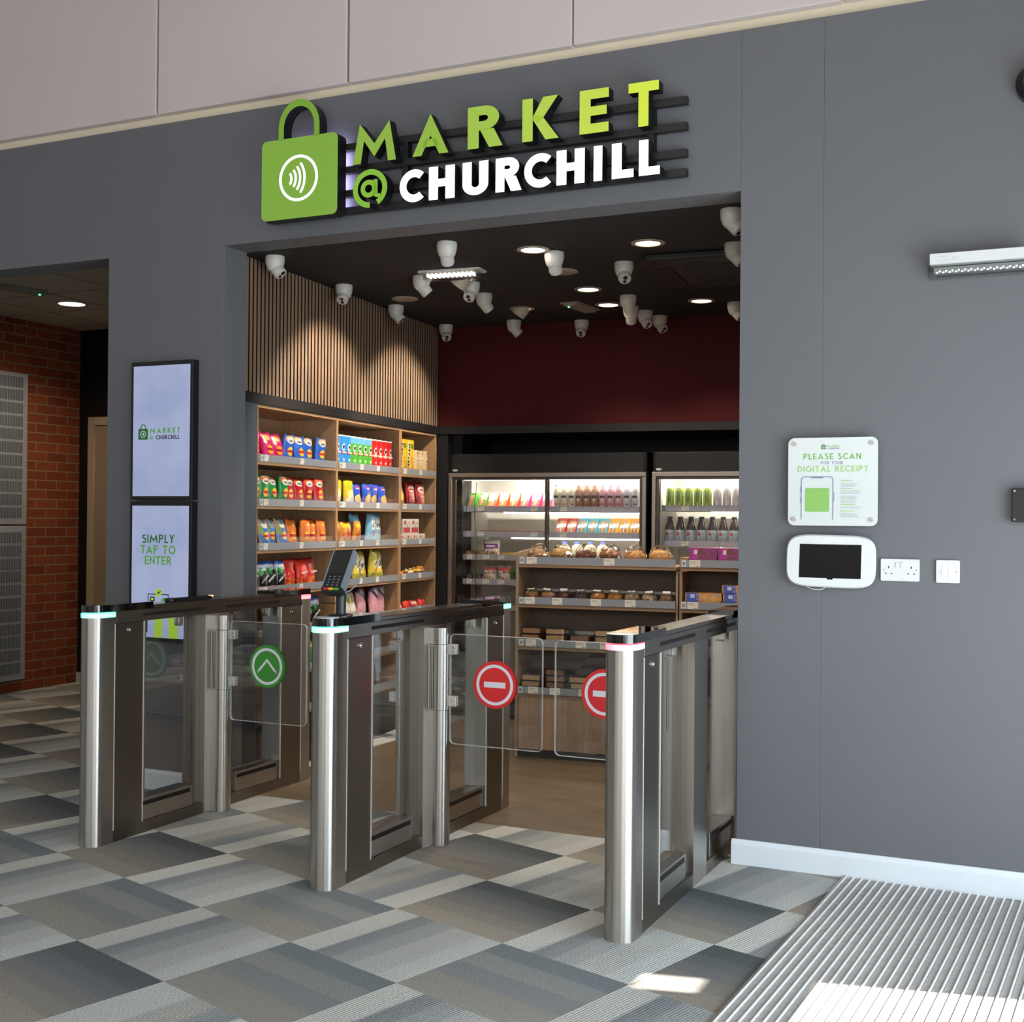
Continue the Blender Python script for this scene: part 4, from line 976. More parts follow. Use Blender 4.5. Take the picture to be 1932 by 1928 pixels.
for k in range(5):
    tag(place('cereal_bar', bag_mesh('wrapper', .11, .035, .03, D[('haribo', 'amber', 'cream')[k % 3]], 50+k), None, W(-.05, -.55+k*.095, ROWZ[3]+.034+.006*k), TH+pi/2), f'foil wrapped snack bar, {ORD[k]} from the left, fourth shelf, corner bay', 'snack bar', 'snack bars in the corner bay')
for k in range(4):
    tag(place('biscuit_pack', bag_mesh('wrapper', .12, .075, .04, D[('apple', 'dor')[k % 2]], 70+k), None, W(-.05, -.54+k*.12, ROWZ[4]+.019), TH+pi/2), f'red biscuit pack, {ORD[k]} from the left, fifth shelf, corner bay', 'biscuits', 'red biscuit packs')

# ================================================================ CHILLERS
M_chframe = mat('chiller_frame', '#8f857b', .35, .75)
M_chdark = mat('chiller_profile_dark', '#4c443e', .35, .6)
M_chwhite = mat('chiller_liner', '#c9c5bc', .4, .1)
def perf():
    g = G('perforated_liner'); co = g.coord(); v = g.n('ShaderNodeTexVoronoi'); v.inputs['Scale'].default_value = 55; v.inputs['Randomness'].default_value = 0
    g.l(co, v.inputs['Vector']); m = g.math('LESS_THAN', v.outputs['Distance'], .28)
    g.l(g.mix(m, lin('#c4c0b6'), lin('#77736b')), g.b.inputs['Base Color']); g.set(rough=.35, metal=.3); return g.m
M_perf = perf()
M_led = glow('chiller_led', '#fff4e6', 24)
M_chglass = thin_glass('chiller_glass', (.96, .97, .96, 1), 1.0)
def chiller(label, u0, u1, mull, shelves, zlow):
    w = u1-u0
    r = thing('glass_door_chiller', label, 'chiller', W(u0, 0, 0), TH, 'glass door chillers along the back wall')
    MB().box(0, w, .035, .85, 0, .14).box(0, .03, .035, .85, .14, 1.86).box(w-.03, w, .035, .85, .14, 1.86).box(0, w, .035, .85, 1.725, 1.86).box(.03, w-.03, .74, .85, .14, 1.725).build('cabinet', M_black, r, bevel=.003)
    MB().box(.03, w-.03, .72, .738, .14, 1.72).build('rear_liner', M_perf, r)
    MB().box(.031, .036, .12, .72, .14, 1.72).box(w-.036, w-.031, .12, .72, .14, 1.72).box(.036, w-.036, .12, .72, 1.700, 1.72).box(.036, w-.036, .12, .72, .14, .15).build('side_liner', M_chwhite, r)
    MB().box(.05, w-.05, .13, .15, 1.678, 1.698).build('led_tube', M_led, r)
    o = MB()
    f = .026
    o.box(0, w, .004, .035, 1.695, 1.725).box(0, f, .004, .035, .30, 1.695).box(w-f, w, .004, .035, .30, 1.695).box(0, w, .004, .035, .27, .30)
    o.build('door_surround', M_chframe, r, bevel=.002)
    tag(MB().prism(circ(.04, 1.744, .020, .008, 20), 'y', .030, .035).build('maker_badge', mat('badge_oval', '#b9b2aa', .3), r), 'small pale oval badge')
    for (d0, d1, yy) in ((f, mull+.012, .030), (mull-.014, w-f, .012)) if mull else ((f, w*.62, .018), (w*.62, w-f, .03)):
        d = MB(); t_ = .020
        d.box(d0, d1, yy, yy+.016, 1.695-t_, 1.695).box(d0, d1, yy, yy+.016, .30, .30+t_).box(d0, d0+t_, yy, yy+.016, .32, 1.675).box(d1-t_, d1, yy, yy+.016, .32, 1.675)
        dd = d.build('sliding_door', M_chdark, r, bevel=.0015)
        MB().box(d0+t_, d1-t_, yy+.006, yy+.009, .32, 1.675).build('door_glass', M_chglass, dd)
    for k, z in enumerate(shelves):
        s = MB().box(.04, w-.04, .13, .60, z-.012, z).build('shelf', M_chwhite, r)
        MB().box(.04, w-.04, .124, .13, z-.010, z+.030).build('label_strip', mat('strip_pale', '#a9a6b4', .3, coat=.4), s)
        if k < 2: MB().box(.30*w if k else .26*w, w-.06, .140, .152, z-.022, z-.013).build('led_tube', M_led, s)
        for q in ((.12, .4, .55) if k < 2 else (.06, .15, .23, .33)):
            place('price_ticket', ticket(.05, .030), s, (q*w+.03, .1235, z-.005))
    return r
SH1 = [1.462, 1.283, 1.118, .942, .76]
chiller('left glass door chiller with sandwiches and milkshakes', .076, 1.515, .735, SH1, 0)
SH2 = [1.474, 1.234, .99, .76]
chiller('right glass door chiller with green cans and juice bottles', 1.555, 3.0, 0, SH2, 0)
for k_, (s_, e_) in enumerate(((0, 1), (1, 2))):
    light('chiller_lamp', 'AREA', W(.8 if k_ == 0 else 2.2, .20, 1.66), 12, (1, .97, .93), (-.05, .55, -1), 1.2, .06)
MB_caps = None

def lathe_item(key, prof, m, extra=()):
    if key in LAB: return LAB[key]
    parts = [('body', MB().lathe(prof, 20).mesh('body', m, True))]
    for nm, pf_, mm in extra: parts.append((nm, MB().lathe(pf_, 20).mesh(nm, mm, True)))
    LAB[key] = parts; return parts
def item(name, parts, label, cat, loc, rz, group=None):
    t = thing(name, label, cat, loc, rz, group)
    for nm, me in parts: place(nm, me, t)
    return t
def put_row(name, key, prof, m, extra, u0, n, du, s, z, label, cat, group, off=0, tot=None):
    for i in range(n):
        L = f'{label}, {ORD[i]} from the left' if n > 1 else label
        item(name, lathe_item(key, prof, m, extra), L, cat, W(u0+i*du, s, z), TH, group)
BOT = [(.027, 0), (.029, .004), (.029, .122), (.026, .146), (.017, .166), (.016, .176)]
CAP = lambda c: [('cap', [(.0175, .173), (.0175, .190), (.016, .192)], mat('cap_'+c[1:], c, .35))]
def milk(nm, base, col):
    return design('shake_'+nm, base, [('r', .5, .55, .3, .05, '#2b2b33'), ('r', .5, .42, .14, .05, '#e8e4ea'), ('e', .5, .25, .1, .035, col), ('e', .7, .25, .07, .03, col)], .3)
for nm, base, col, u0, lab in (('cream', '#e6dcc4', '#c8434f', .835, 'cream milkshake bottle on the top shelf of the left chiller'), ('brown', '#b37c58', '#7a3d24', 1.000, 'brown milkshake bottle on the top shelf of the left chiller'),
                          ('pink', '#dda5ae', '#c8324f', 1.172, 'pink milkshake bottle on the top shelf of the left chiller'), ('white', '#d9d5da', '#6a6a78', 1.345, 'white milkshake bottle on the top shelf of the left chiller')):
    put_row('milkshake_bottle', 'shake_'+nm, BOT, milk(nm, base, col), CAP('#e9e6e4'), u0, 3 if nm != 'white' else 2, .057, .165, SH1[0]+.002, lab, 'drink bottle', nm+' milkshake bottles')
# sandwich wedges
def wedge(key, base, c2):
    if key in LAB: return LAB[key]
    o = MB().prism([(-.035, 0), (.040, 0), (.040, .125), (.030, .125)], 'x', -.037, .037)
    card = o.mesh('card_sleeve', design('wedge_'+key, base, [('r', .5, .56, .30, .30, '#b08a5c'), ('n', .5, .5, .28, .25, '#84502c'), ('r', .5, .50, .04, .3, '#c9b48e', 12), ('r', .5, .06, .5, .09, c2)], .3, coat=.6))
    film = MB().prism([(-.037, .003), (-.033, .003), (.028, .122), (.024, .122)], 'x', -.032, .032).mesh('clear_window', thin_glass('film', (1, 1, 1, 1), 2.2, .08) if 'film' not in MATS else MATS['film'])
    LAB[key] = [('card_sleeve', card), ('clear_window', film)]; return LAB[key]
wd_seq = [('wgreen', '#3f7f22', '#1f7a1c', 'green trimmed')]*2+[('worange', '#c74a18', '#cf3c0c', 'orange trimmed')]*3+[('wpink', '#b8305f', '#b81858', 'pink trimmed')]*3
for i, (k, a, b, nm) in enumerate(wd_seq):
    item('sandwich_pack', wedge(k, a, b), f'{nm} wedge sandwich pack, {ORD[i]} from the left in the left chiller', 'sandwich', W(.175+i*.082, .20, SH1[0]+.002), TH+radians(-12), 'wedge sandwich packs')
wd2 = [('wred', '#a82a1c', '#b5185c', 'red trimmed')]*2+[('wblue', '#45a0b0', '#d9cc98', 'light blue trimmed')]*3+[('wyel', '#d99a2e', '#e0cc90', 'yellow trimmed')]*3
for i, (k, a, b, nm) in enumerate(wd2):
    item('sandwich_pack', wedge(k, a, b), f'{nm} wedge sandwich pack, {ORD[i]} from the left, second chiller shelf', 'sandwich', W(.86+i*.076, .20, SH1[1]+.002), TH+radians(-10), 'second shelf wedge packs')
tm = MB().prism(rrect(0, 0, .085, .10, .012, 3), 'z', 0, .022).mesh('tray', mat('meat_tray', '#8a3526', .35, 0, .3, 60))
for i in range(5):
    tag(place('deli_tray', tm, None, W(.30+i*.095, .20, SH1[1]+.012), TH), f'low sealed deli tray, {ORD[i]} from the left, second chiller shelf', 'food tray', 'deli trays')
ptm = mat('pasta_yellow', '#d8ae48', .5, 0, .3, 60)
for i in range(3):
    tag(place('salad_tray', MB().prism(rrect(0, 0, .12, .10, .02, 3), 'z', 0, .03).mesh('tray', ptm), None, W(.48+i*.13, .20, SH1[2]+.012), TH), f'yellow pasta tray, {ORD[i]} from the left, third chiller shelf', 'food tray', 'pasta trays')
bpm = bag_mesh('bread_bag', .13, .125, .07, design('bread_bag_print', '#e4d9d2', [('r', .5, .62, .4, .13, '#8d3a94'), ('r', .5, .62, .26, .05, '#efe6ee'), ('n', .5, .2, .4, .16, '#b37c4c')], .25), 5)
tag(place('bread_bag', bpm, None, W(.345, .18, SH1[2]+.008), TH), 'white bread roll bag with a purple band in the left chiller', 'bread')
for i in range(2): tag(place('bread_roll', MB().lathe([(.02, 0), (.042, .010), (.048, .028), (.036, .046), (.012, .052)], 18).mesh('roll', mat('roll_crust', '#7c5433', .6, 0, .2), True), None, W(.17+i*.095, .20, SH1[2]+.004), TH), f'brown bread roll, {["left", "right"][i]} one beside the bread bag', 'bread', 'brown rolls')
spm = [bag_mesh('snack_bag', .11, .115, .05, design('snackbag_white_red', '#dfdad2', [('r', .5, .82, .5, .10, '#c63a34'), ('n', .5, .6, .4, .1, '#b9382e'), ('n', .5, .25, .4, .15, '#c88a4c')], .25), 9+k) for k in range(2)]
for i in range(2): tag(place('snack_bag', spm[i], None, W(.335+i*.115, .165, SH1[3]+.006), TH), f'white snack bag with a red top, {["left", "right"][i]} one of two in the left chiller', 'snack bag', 'white snack bags')
carton('greenbox', .12, .06, .105, design('carton_green', '#1f6b2e', [('r', .55, .45, .34, .3, '#16201a'), ('e', .5, .62, .12, .1, '#cfd6c2'), ('n', .6, .7, .2, .1, '#a88a5c')], .4), W(.555, .18, SH1[3]+.002), TH, 'dark green food carton on the fourth shelf of the left chiller')
for i in range(3): tag(place('snack_pot', MB().lathe([(.028, 0), (.036, .05), (.036, .056)], 18).mesh('pot', design('pot_dark', '#4a3a34', [('n', .5, .6, .4, .3, '#8f86a0')], .3), True), None, W(.165+i*.066, .20, SH1[3]+.002), TH), f'dark snack pot, {ORD[i]} from the left, fourth chiller shelf', 'snack pot', 'dark snack pots')
MLK = [(.042, 0), (.044, .01), (.044, .07), (.034, .096), (.018, .106), (.017, .114)]
put_row('milk_bottle', 'milk', MLK, mat('milk_plastic', '#dcd8c0', .3), [('cap', [(.020, .110), (.020, .124), (.018, .126)], mat('cap_milkblue', '#5f6fae', .35))], .885, 4, .093, .20, SH1[2]+.002, 'clear milk bottle with a blue cap in the left chiller', 'milk bottle', 'milk bottles')
# right chiller
CAN = [(.024, 0), (.030, .006), (.030, .130), (.025, .142), (.025, .146)]
for i in range(5): item('drinks_can', lathe_item('cang', CAN, design('can_green', '#a9bd3c', [('r', .38, .58, .035, .24, '#15170f', 6), ('r', .5, .54, .04, .28, '#15170f'), ('r', .62, .58, .035, .24, '#15170f', -6), ('r', .5, .06, .6, .1, '#6a7a2a')], .3, .3)), f'green can with black claw marks, {ORD[i]} from the left, right chiller', 'drinks can', W(1.645+i*.064, .17, SH2[0]+.002), TH, 'green drinks cans')
for i in range(8): item('drinks_can', lathe_item('canw', CAN, design('can_white', '#d6cdcc', [('r', .40, .62, .02, .22, '#9c8a8c', 5), ('r', .5, .60, .022, .25, '#9c8a8c'), ('r', .60, .62, .02, .22, '#9c8a8c', -5)], .3, .3)), f'white can with grey claw marks, {ORD[i]} from the left, right chiller', 'drinks can', W(1.968+i*.064, .17, SH2[0]+.002), TH, 'white drinks cans')
JB = [(.030, 0), (.033, .006), (.033, .106), (.030, .122), (.023, .150), (.016, .170), (.015, .176)]
for i in range(7): item('juice_bottle', lathe_item('juiced', JB, design('juice_dark', '#3b2c2e', [('r', .5, .29, .6, .28, '#a9b4c0'), ('e', .3, .42, .15, .07, '#b9463e'), ('o', .45, .2, .16, .07, '#30323a'), ('n', .6, .32, .2, .12, '#7a84a0'), ('e', .75, .12, .12, .07, '#c24a44')], .15), CAP('#2a2224')), f'dark juice bottle with a grey fruit label, {ORD[i]} from the left, right chiller', 'drink bottle', W(1.640+i*.073, .19, SH2[1]+.002), TH, 'dark juice bottles')
for i in range(6): item('juice_bottle', lathe_item('juicey', JB, design('juice_yellow', '#b3922a', [('r', .5, .29, .6, .28, '#2f6e58'), ('e', .35, .44, .16, .07, '#e0cc50'), ('o', .5, .2, .16, .07, '#e6e6dc'), ('n', .6, .32, .2, .12, '#1c3c36'), ('e', .75, .12, .12, .07, '#d98a4a')], .15), CAP('#c9c9b0')), f'yellow juice bottle with a green label, {ORD[i]} from the left, right chiller', 'drink bottle', W(2.155+i*.073, .19, SH2[1]+.002), TH, 'yellow juice bottles')
# thin wavy black strands inside the left chiller
for i, (ua, ub) in enumerate(((.11, .13), (.17, .20), (.255, .235))):
    pts = []
    for k in range(26):
        z = 1.66-k*.055; t = k/25
        pts.append(W(ua+(ub-ua)*t+.010*sin(7*t+i*2.1)+.005*sin(19*t+i), .108+.004*sin(9*t+i), z))
    tag(MB().tube(pts, .0022, 6).build('black_strand', M_blackplastic, smooth=True), f'thin wavy black strand in the left chiller, {ORD[i]} from the left', 'cable', 'black strands inside the chiller door')

# ================================================================ ISLAND SHELVES
IU0, IS = 1.036, -1.257
IZ = [1.118, .883, .636]
def island(label, u0, u1, endp):
    r = thing('island_shelf_unit', label, 'shelving', W(u0, IS, 0), TH, 'low oak island shelves')
    w = u1-u0
    if endp: MB().prism([(.006, .0), (.006, 1.205), (.46, 1.235), (.46, 0)], 'x', 0, .018).build('side_panel', M_oakgrey, r, bevel=.001)
    else: MB().box(0, .016, .02, .46, 0, 1.11).build('side_panel', M_oakgrey, r)
    MB().box(w-.012, w, .02, .46, 0, 1.11).build('side_panel', M_oakgrey, r)
    MB().box(.016, w-.012, .22, .236, .05, 1.118).build('back_panel', mat('island_back', '#5c4a3a', .6, 0, .1), r)
    x0 = .020 if endp else .008
    for k, z in enumerate(IZ):
        s = MB().box(x0, w-.008, 0, .22 if k else .44, z, z+.018).build('shelf', wood('oak_shelf_edge', '#86694e', '#a3805e', vertical=False) if 'oak_se' not in MATS else MATS['oak_se'], r)
        MATS['oak_se'] = s.data.materials[0]
        MB().box(x0, w-.010, -.006, .001, z+.020, z+.062).build('label_strip', M_strip, s)
        place('price_ticket', ticket(.026, .038, True), s, (x0+.022, -.006, z+.022))
        for q in ((.085, .57) if k == 0 else (.075, .25, .49, .70) if k == 1 else (.085, .40, .55)):
            if endp or q < .2: place('price_ticket', ticket(.062, .040), s, (x0+q*w, -.006, z+.021))
        if k: MB().box(x0+.02, w-.03, .205, .214, z+.085, z+.10).build('rear_rail', M_alu, s)
    MB().box(x0, w-.008, -.0, .40, .36, .378).build('base_shelf', MATS['oak_se'], r)
    st = MB().box(x0, w-.010, -.006, .001, .378, .418).build('label_strip', M_strip, r)
    for q in (.02, .10, .24, .42, .60, .78): place('price_ticket', ticket(.026 if q < .05 else .062, .036, q < .05), st, (x0+q*w, -.006, .380))
    for k in range(2):
        a = x0+k*(w-x0-.01)*.66; b = x0+(w-x0-.01)*(.66 if k == 0 else 1)
        MB().box(a+.002, b-.002, .004, .02, .052, .374).build('cupboard_door', M_oakgrey, r, bevel=.001)
    MB().box(x0, w-.008, .02, .04, 0, .052).build('kick_board', mat('kick_black', '#3a3735', .5), r)
    return r
island('low oak island shelf unit with cakes, its left end beside the chillers', IU0, 2.004, True)
island('low oak island shelf unit at right carrying purple and orange boxes', 2.012, 3.0, False)

M_wrap = thin_glass('cellophane', (1, 1, 1, 1), 3.6, .10)
def wrap_mesh(rx, ry, h, seed):
    rr = random.Random(seed); o = MB(); bm = o.bm; nu, nv = 22, 9; rows = []
    for j in range(nv+1):
        v = j/nv
        ring = []
        for i in range(nu):
            a = 2*pi*i/nu; rad = (1-(v*.96)**3.2)**.5*(1+.17*rr.uniform(-1, 1))
            ring.append(bm.verts.new((rx*rad*cos(a), ry*rad*sin(a), h*v*(1+.05*rr.uniform(-1, 1)))))
        rows.append(ring)
    for A_, B_ in zip(rows, rows[1:]):
        for i in range(nu): bm.faces.new((A_[i], A_[(i+1) % nu], B_[(i+1) % nu], B_[i]))
    bm.faces.new(rows[-1])
    for sx in (-1, 1):           # gathered ends of the wrapping
        c = bm.verts.new((sx*rx*.9, 0, h*.35)); fan = []
        for k in range(6): fan.append(bm.verts.new((sx*rx*(1.08+.05*rr.random()), ry*(k/5-.5)*.8, h*(.25+.35*rr.random()))))
        for k in range(5): bm.faces.new((c, fan[k], fan[k+1]))
    return o.mesh('clear_wrapping', M_wrap)
def food(seed, rx, ry, h, top, side, bumps=.08):
    g = G(f'baked_{seed}'); co = g.coord(); sp = g.n('ShaderNodeSeparateXYZ'); g.l(co, sp.inputs[0])
    nf = g.noise(co, 55, 3); m = g.math('GREATER_THAN', g.math('ADD', g.math('DIVIDE', sp.outputs[2], h), g.math('MULTIPLY', nf, .5)), .95)
    a = lin(side); b = lin(top)
    g.l(g.mix(m, g.mix(nf, tuple(x*.7 for x in a[:3])+(1,), a), g.mix(nf, tuple(x*.6 for x in b[:3])+(1,), b)), g.b.inputs['Base Color']); g.set(rough=.6)
    rr = random.Random(seed); o = MB(); bm = o.bm; nu = 20; rows = []
    for r_k, z in ((.80, 0), (1, .15), (1.02, .5), (.96, .85), (.75, 1), (.3, 1.05)):
        rows.append([bm.verts.new((rx*r_k*cos(2*pi*i/nu)*(1+bumps*rr.uniform(-.5, .5)), ry*r_k*sin(2*pi*i/nu)*(1+bumps*rr.uniform(-.5, .5)), h*z*(1+bumps*rr.uniform(-.4, .4) if z > .5 else 1))) for i in range(nu)])
    for A_, B_ in zip(rows, rows[1:]):
        for i in range(nu): bm.faces.new((A_[i], A_[(i+1) % nu], B_[(i+1) % nu], B_[i]))
    bm.faces.new(rows[0][::-1]); bm.faces.new(rows[-1])
    me = o.mesh('baked_item', g.m); me.polygons.foreach_set('use_smooth', [True]*len(me.polygons)); return me
# pastries in clear bags on top
cols = [('#b98850', '#7a4a2c', 'golden and brown twisted'), ('#d0a562', '#8a5a34', 'almond topped'), ('#7a3f28', '#5a2c1c', 'chocolate'), ('#a8683c', '#6e3c24', 'dark glazed'), ('#d59a52', '#b3743a', 'golden'), ('#dca860', '#c08848', 'pale golden')]
for i, (a, b, nm) in enumerate(cols):
    t = thing('wrapped_pastry', f'{nm} pastry in a crinkled clear bag, {ORD[i]} from the left, island top', 'pastry', W(IU0+.105+i*.148, IS+.105, IZ[0]+.0185), TH+R.uniform(-.15, .15), 'wrapped pastries on the island')
    place('pastry', food(100+i, .061, .058, .085 if i % 2 else .078, a, b, .30), t)
    place('clear_wrapping', wrap_mesh(.064, .068, .118, 200+i), t)
# wrapped cakes on the second shelf
ck = [('#a06a3c', '#7e4b28', 'ginger brown'), ('#b07a48', '#8e5a34', 'light brown'), ('#54281c', '#3c1a12', 'dark chocolate'), ('#3e3430', '#2c2420', 'black treacle'), ('#c27a2c', '#a86220', 'orange brown'), ('#b98234', '#a07028', 'yellow brown'), ('#a58a6c', '#8c7054', 'pale almond'), ('#b39a78', '#8a6a4a', 'cream topped'), ('#8e6a4a', '#7c563a', 'seeded brown')]
for i, (a, b, nm) in enumerate(ck):
    t = thing('wrapped_cake', f'{nm} round cake in clear film, {ORD[i]} from the left, second island shelf', 'cake', W(IU0+.075+i*.102, IS+.080, IZ[1]+.0185), TH+R.uniform(-.2, .2), 'wrapped cakes on the island')
    place('cake', food(300+i, .043, .042, .070, a, b, .10), t)
    place('clear_wrapping', wrap_mesh(.045, .047, .092, 400+i), t)
    lb = MB().box(-.022, .022, -.010, .010, 0, .001); p_ = lb.build('paper_label', M_ticket, t, (0, -.022, .088)); p_.rotation_euler = (radians(R.uniform(15, 35)), R.uniform(-.15, .15), 0)
# stacked clear tubs of slices
tubs = {}
def tub(k):
    if k in tubs: return tubs[k]
    c = ('#a87c54', '#c29a6a', '#8e6242', '#cda878')[k]
    a = MB().box(-.052, .052, -.045, .045, .003, .029).mesh('slices', mat(f'slice_{k}', c, .6, 0, .3, 60))
    b = MB().prism(rrect(0, 0, .122, .104, .012, 3), 'z', 0, .032).prism(rrect(0, 0, .128, .110, .012, 3), 'z', .032, .036).mesh('clear_tub', thin_glass(f'tub_plastic_{k}', (.93, .92, .90, 1), 2.2, .08))
    tubs[k] = [('slices', a), ('clear_tub', b)]; return tubs[k]
LV = ['bottom', 'second', 'third', 'top']
for row, (z, hs, u_off) in enumerate(((IZ[2]+.0185, (3, 3, 2, 3, 2, 3), .085), (.3785, (3, 4, 3, 3, 4, 3), .085))):
    for i, h_ in enumerate(hs):
        for k in range(h_):
            item('cake_slice_tub', tub((i+row) % 4), f'cake slice tub, {"top" if k == h_-1 else LV[k]} of {ORD[i]} stack from left, {"third" if row == 0 else "lowest"} island shelf', 'cake tub', W(IU0+u_off+i*.15+R.uniform(-.006, .006), IS+.075+R.uniform(-.004, .006), z+k*.0365), TH+R.uniform(-.06, .06), 'cake slice tubs on the island')
m_pur = design('carton_purple', '#9c2a7e', [('r', .24, .70, .14, .26, '#b3238c'), ('r', .24, .78, .06, .11, '#e6c9de'), ('n', .6, .7, .3, .25, '#6e3a2a'), ('r', .2, .22, .06, .2, '#7a3f2e', 30), ('r', .45, .22, .06, .2, '#8a5238', 30), ('r', .75, .25, .09, .2, '#6b3522', 35)], .35, base2='#7c2a6e')
m_org = design('carton_orange', '#d08a2c', [('r', .2, .5, .17, .5, '#3f55b0'), ('r', .2, .62, .06, .22, '#c8cce6'), ('n', .65, .5, .35, .4, '#8e94a0'), ('e', .55, .5, .08, .3, '#e0a24a'), ('e', .8, .4, .08, .3, '#e0a24a')], .4, base2='#e0a03c')
for i in range(4): carton('pur', .156, .12, .112, m_pur, W(2.145+i*.163, IS+.075, IZ[0]+.0185), TH, f'purple chocolate biscuit box, {ORD[i]} from the left, right island unit', 'biscuit box', 'biscuit_box', 'purple biscuit boxes')
carton('oakbox', .05, .12, .055, MATS['oak_se'], W(2.036, IS+.09, IZ[0]+.0185), TH, 'small plain wooden block between the pastries and the purple boxes', 'box', 'wooden_block')
for i, n_ in enumerate((2, 3, 3, 3)):
    for k in range(n_): carton('org', .205, .12, .046, m_org, W(2.143+i*.214+(.006 if k == 1 else 0), IS+.075, IZ[1]+.0185+k*.047), TH, f'orange and blue biscuit box, {LV[k] if k < 2 else "top"} of the {ORD[i]} stack from the left', 'biscuit box', 'biscuit_box', 'orange and blue biscuit boxes')

# ================================================================ SHOP CEILING FITTINGS
M_cam = mat('camera_white', '#c9c4ba', .35, 0, .03)
cam_body = MB().lathe([(.050, 0), (.051, -.018), (.048, -.040), (.041, -.062), (.030, -.076), (.010, -.082)], 32).mesh('mount_dome', M_cam, True)
HT = Matrix.Translation((0, -.004, -.058)) @ Matrix.Rotation(radians(-42), 4, 'X')
cam_head = MB().lathe([(.030, .03), (.0345, 0), (.0345, -.038), (.032, -.050), (.030, -.052)], 28, 0, HT).mesh('eyeball_head', M_cam, True)
face = MB().lathe([(.0275, -.0515), (.0275, -.0535)], 28, 0, HT).mesh('lens_plate', mat('camera_plate', '#b9b2a8', .35), True)
lens = MB().lathe([(.0095, -.0530), (.0095, -.0550)], 20, 0, HT @ Matrix.Translation((0, .012, 0))).lathe([(.012, -.0530), (.012, -.0550)], 20, 0, HT @ Matrix.Translation((0, -.012, 0))).mesh('lens', M_blackgloss, True)
CAMS = [(.127, -2.489, 70, 'beside the left door jamb, under the lintel'), (.102, -1.665, -10, 'on the slatted wall side, second from the entrance'), (.097, -.94, 75, 'on the slatted wall side, third from the entrance'),
 (1.11, -2.518, 175, 'front and centre above the opening, turned away'), (.644, -1.772, 100, 'left of the oblong emergency light'), (.845, -1.521, -20, 'facing forward just behind the oblong emergency light'),
 (.786, -1.161, 120, 'behind the forward facing camera, to its right'), (1.546, -2.145, 160, 'right of the two centre cameras near the front downlight'), (.621, -.162, 90, 'half hidden behind the rear spotlight'),
 (.096, -.112, 12, 'in the far left corner by the red wall'), (1.065, -.029, -12, 'at the red wall under the small tilted light'), (1.821, -1.798, 5, 'facing forward alone at the right front'),
 (1.60, -.846, 150, 'front one of the cluster of four at the right rear'), (1.524, -.476, 170, 'second one of the cluster at the right rear'), (1.568, -.284, 25, 'third one of the cluster at the right rear'), (1.616, .0-.06, 35, 'rearmost one of the cluster at the right rear'),
 (2.551, -2.74, 60, 'largest one cut by the right door jamb'), (2.452, -2.076, 60, 'second one cut by the right door jamb'), (2.18, -.428, 60, 'far one cut by the right door jamb')]
for (u, s, rot, where) in CAMS:
    t = thing('dome_camera', 'white dome security camera '+where, 'security camera', W(u, s, zc), radians(25+rot), 'ceiling security cameras')
    bdy = place('mount_dome', cam_body, t)
    hd = place('eyeball_head', cam_head, t); place('lens_plate', face, hd); place('lens', lens, hd)
def downlight(u, s, label, power=9):
    t = thing('downlight', label, 'ceiling light', W(u, s, zc), TH, 'lit downlights in the black ceiling')
    MB().lathe([(.082, 0), (.083, -.004), (.062, -.007), (.058, -.001)], 40, cap=False).build('trim_ring', mat('trim_cream', '#a89a88', .4), t, smooth=True)
    MB().lathe([(.058, -.0010), (.058, -.0025)], 36).build('diffuser', glow('downlight_lamp', '#fff2e0', 14), t)
    light('lamp', 'SPOT', (0, 0, -.03), power*5, (1, .86, .70), (0, 0, -1), .06, None, 105, .6, t)
DLS = [(1.467, -2.248, 'lit round downlight nearest the opening, centre'), (2.052, -2.221, 'lit round downlight nearest the opening, at right'), (1.432, -1.134, 'lit round downlight in the middle of the shop ceiling'),
 (1.407, -.593, 'lit round downlight beside the camera cluster at the rear'), (1.993, -.564, 'lit round downlight at the rear right'), ]
for u, s, l_ in DLS: downlight(u, s, l_)
for u, s, w_ in ((3.05, -1.2, 'rear'), (3.05, -2.2, 'front')): downlight(u, s, f'added unseen downlight right of the cassette, {w_} one of two')  # two extra lamps out of view, added for their light in the shop
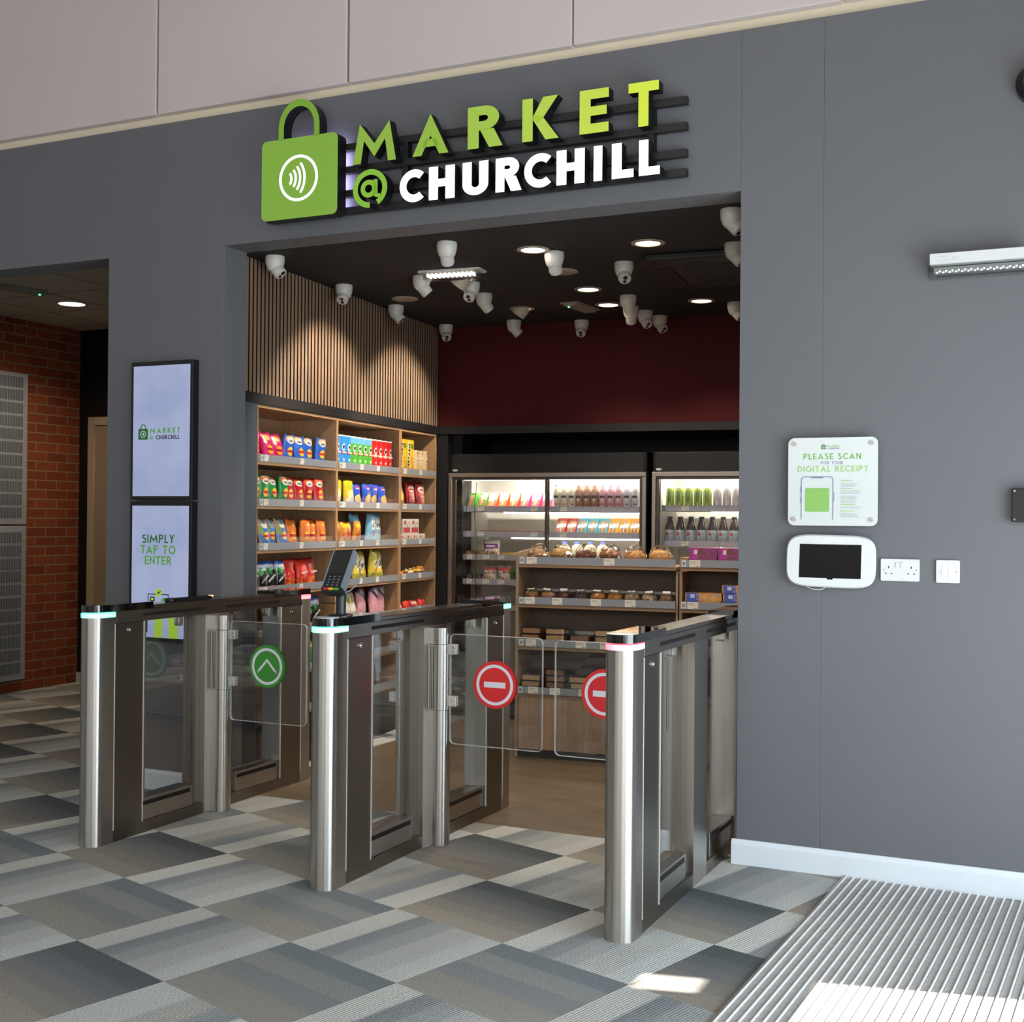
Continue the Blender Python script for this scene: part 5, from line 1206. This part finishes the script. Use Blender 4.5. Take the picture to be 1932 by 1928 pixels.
for i, (u, s, w_) in enumerate(((.841, -1.647, 'behind the oblong emergency light'), (.838, -.615, 'near the rear camera, centre left'))):
    t = thing('directional_spotlight', f'cream recessed spotlight tilted to the left, {w_}', 'ceiling light', W(u, s, zc), TH)
    MB().lathe([(.080, 0), (.081, -.004), (.058, -.006), (.05, -.001)], 36, cap=False).build('trim_ring', mat('trim_cream', '#a89a88', .4), t, smooth=True)
    Mx = Matrix.Rotation(radians(38), 4, 'Y')
    MB().lathe([(.050, .02), (.052, -.03), (.048, -.052), (.045, -.046)], 28, 0, Mx, cap=False).build('tilted_barrel', mat('barrel_cream', '#b5a898', .4), t, smooth=True)
    MB().lathe([(.045, -.040), (.045, -.042)], 28, 0, Mx).build('lamp_face', glow('spot_lamp', '#fff0dc', 6), t)
    tgt = Vector((-.9, -.05+.0*i, -1.05))
    light('lamp', 'SPOT', (-.055, 0, -.075), 100, (1, .86, .70), tgt, .03, None, 82, .5, t)
for u, s, w_ in ((.26, -1.16, 'near the slatted wall'), (1.448, -1.679, 'half hidden by a camera near the front')):
    t = thing('ceiling_speaker', f'flat round cream ceiling disc {w_}', 'ceiling speaker', W(u, s, zc), TH)
    MB().lathe([(.082, 0), (.083, -.005), (.070, -.009)], 36).build('grille', mat('trim_cream', '#a89a88', .4), t, smooth=True)
t = thing('ceiling_emergency_light', 'oblong emergency light with a row of bright LEDs on the black ceiling', 'emergency light', W(.865, -1.86, zc), TH)
MB().prism(rrect(0, 0, .37, .13, .02, 4), 'z', -.008, 0).build('frame', M_cam, t)
MB().prism([(-.045, -.008), (-.035, -.045), (.035, -.045), (.045, -.008)], 'x', -.165, .165).build('lens', thin_glass('light_lens', (.9, .88, .85, 1), 2.4, .1), t)
o = MB()
for i in range(11): o.box(-.14+i*.026, -.132+i*.026, -.03, .03, -.030, -.012)
o.build('led_row', glow('led_strip_white', '#ffffff', 1.3), t)
t = thing('ceiling_emergency_light', 'small oblong grey emergency light with a green dot, right of centre on the black ceiling', 'emergency light', W(1.22, -.585, zc), TH+radians(80))
MB().prism(rrect(0, 0, .34, .13, .02, 4), 'z', -.008, 0).prism(rrect(0, 0, .30, .085, .01, 4), 'z', -.02, -.008).build('frame', mat('em_grey', '#958c80', .4), t)
MB().cyl((-.12, .02, -.026), .006, .006, 'z', 10).build('indicator_lamp', glow('green_lamp', '#50ff90', 4), t)
t = thing('air_conditioning_cassette', 'large square black air conditioning cassette in the black ceiling', 'air conditioner', W(2.36, -1.55, zc-.001), TH)
MB().prism(rrect(0, 0, .84, .84, .06, 5), 'z', -.03, 0).build('fascia', mat('ac_black', '#17171a', .45), t, bevel=.006)
for k in range(4):
    o = MB().box(-.25, .25, -.36, -.30, -.036, -.03).transform(Matrix.Rotation(k*pi/2, 4, 'Z')).build('air_flap', mat('ac_flap', '#060607', .4), t)
MB().prism(rrect(0, 0, .46, .46, .02, 4), 'z', -.034, -.03).build('intake_grille', M_slot, t)
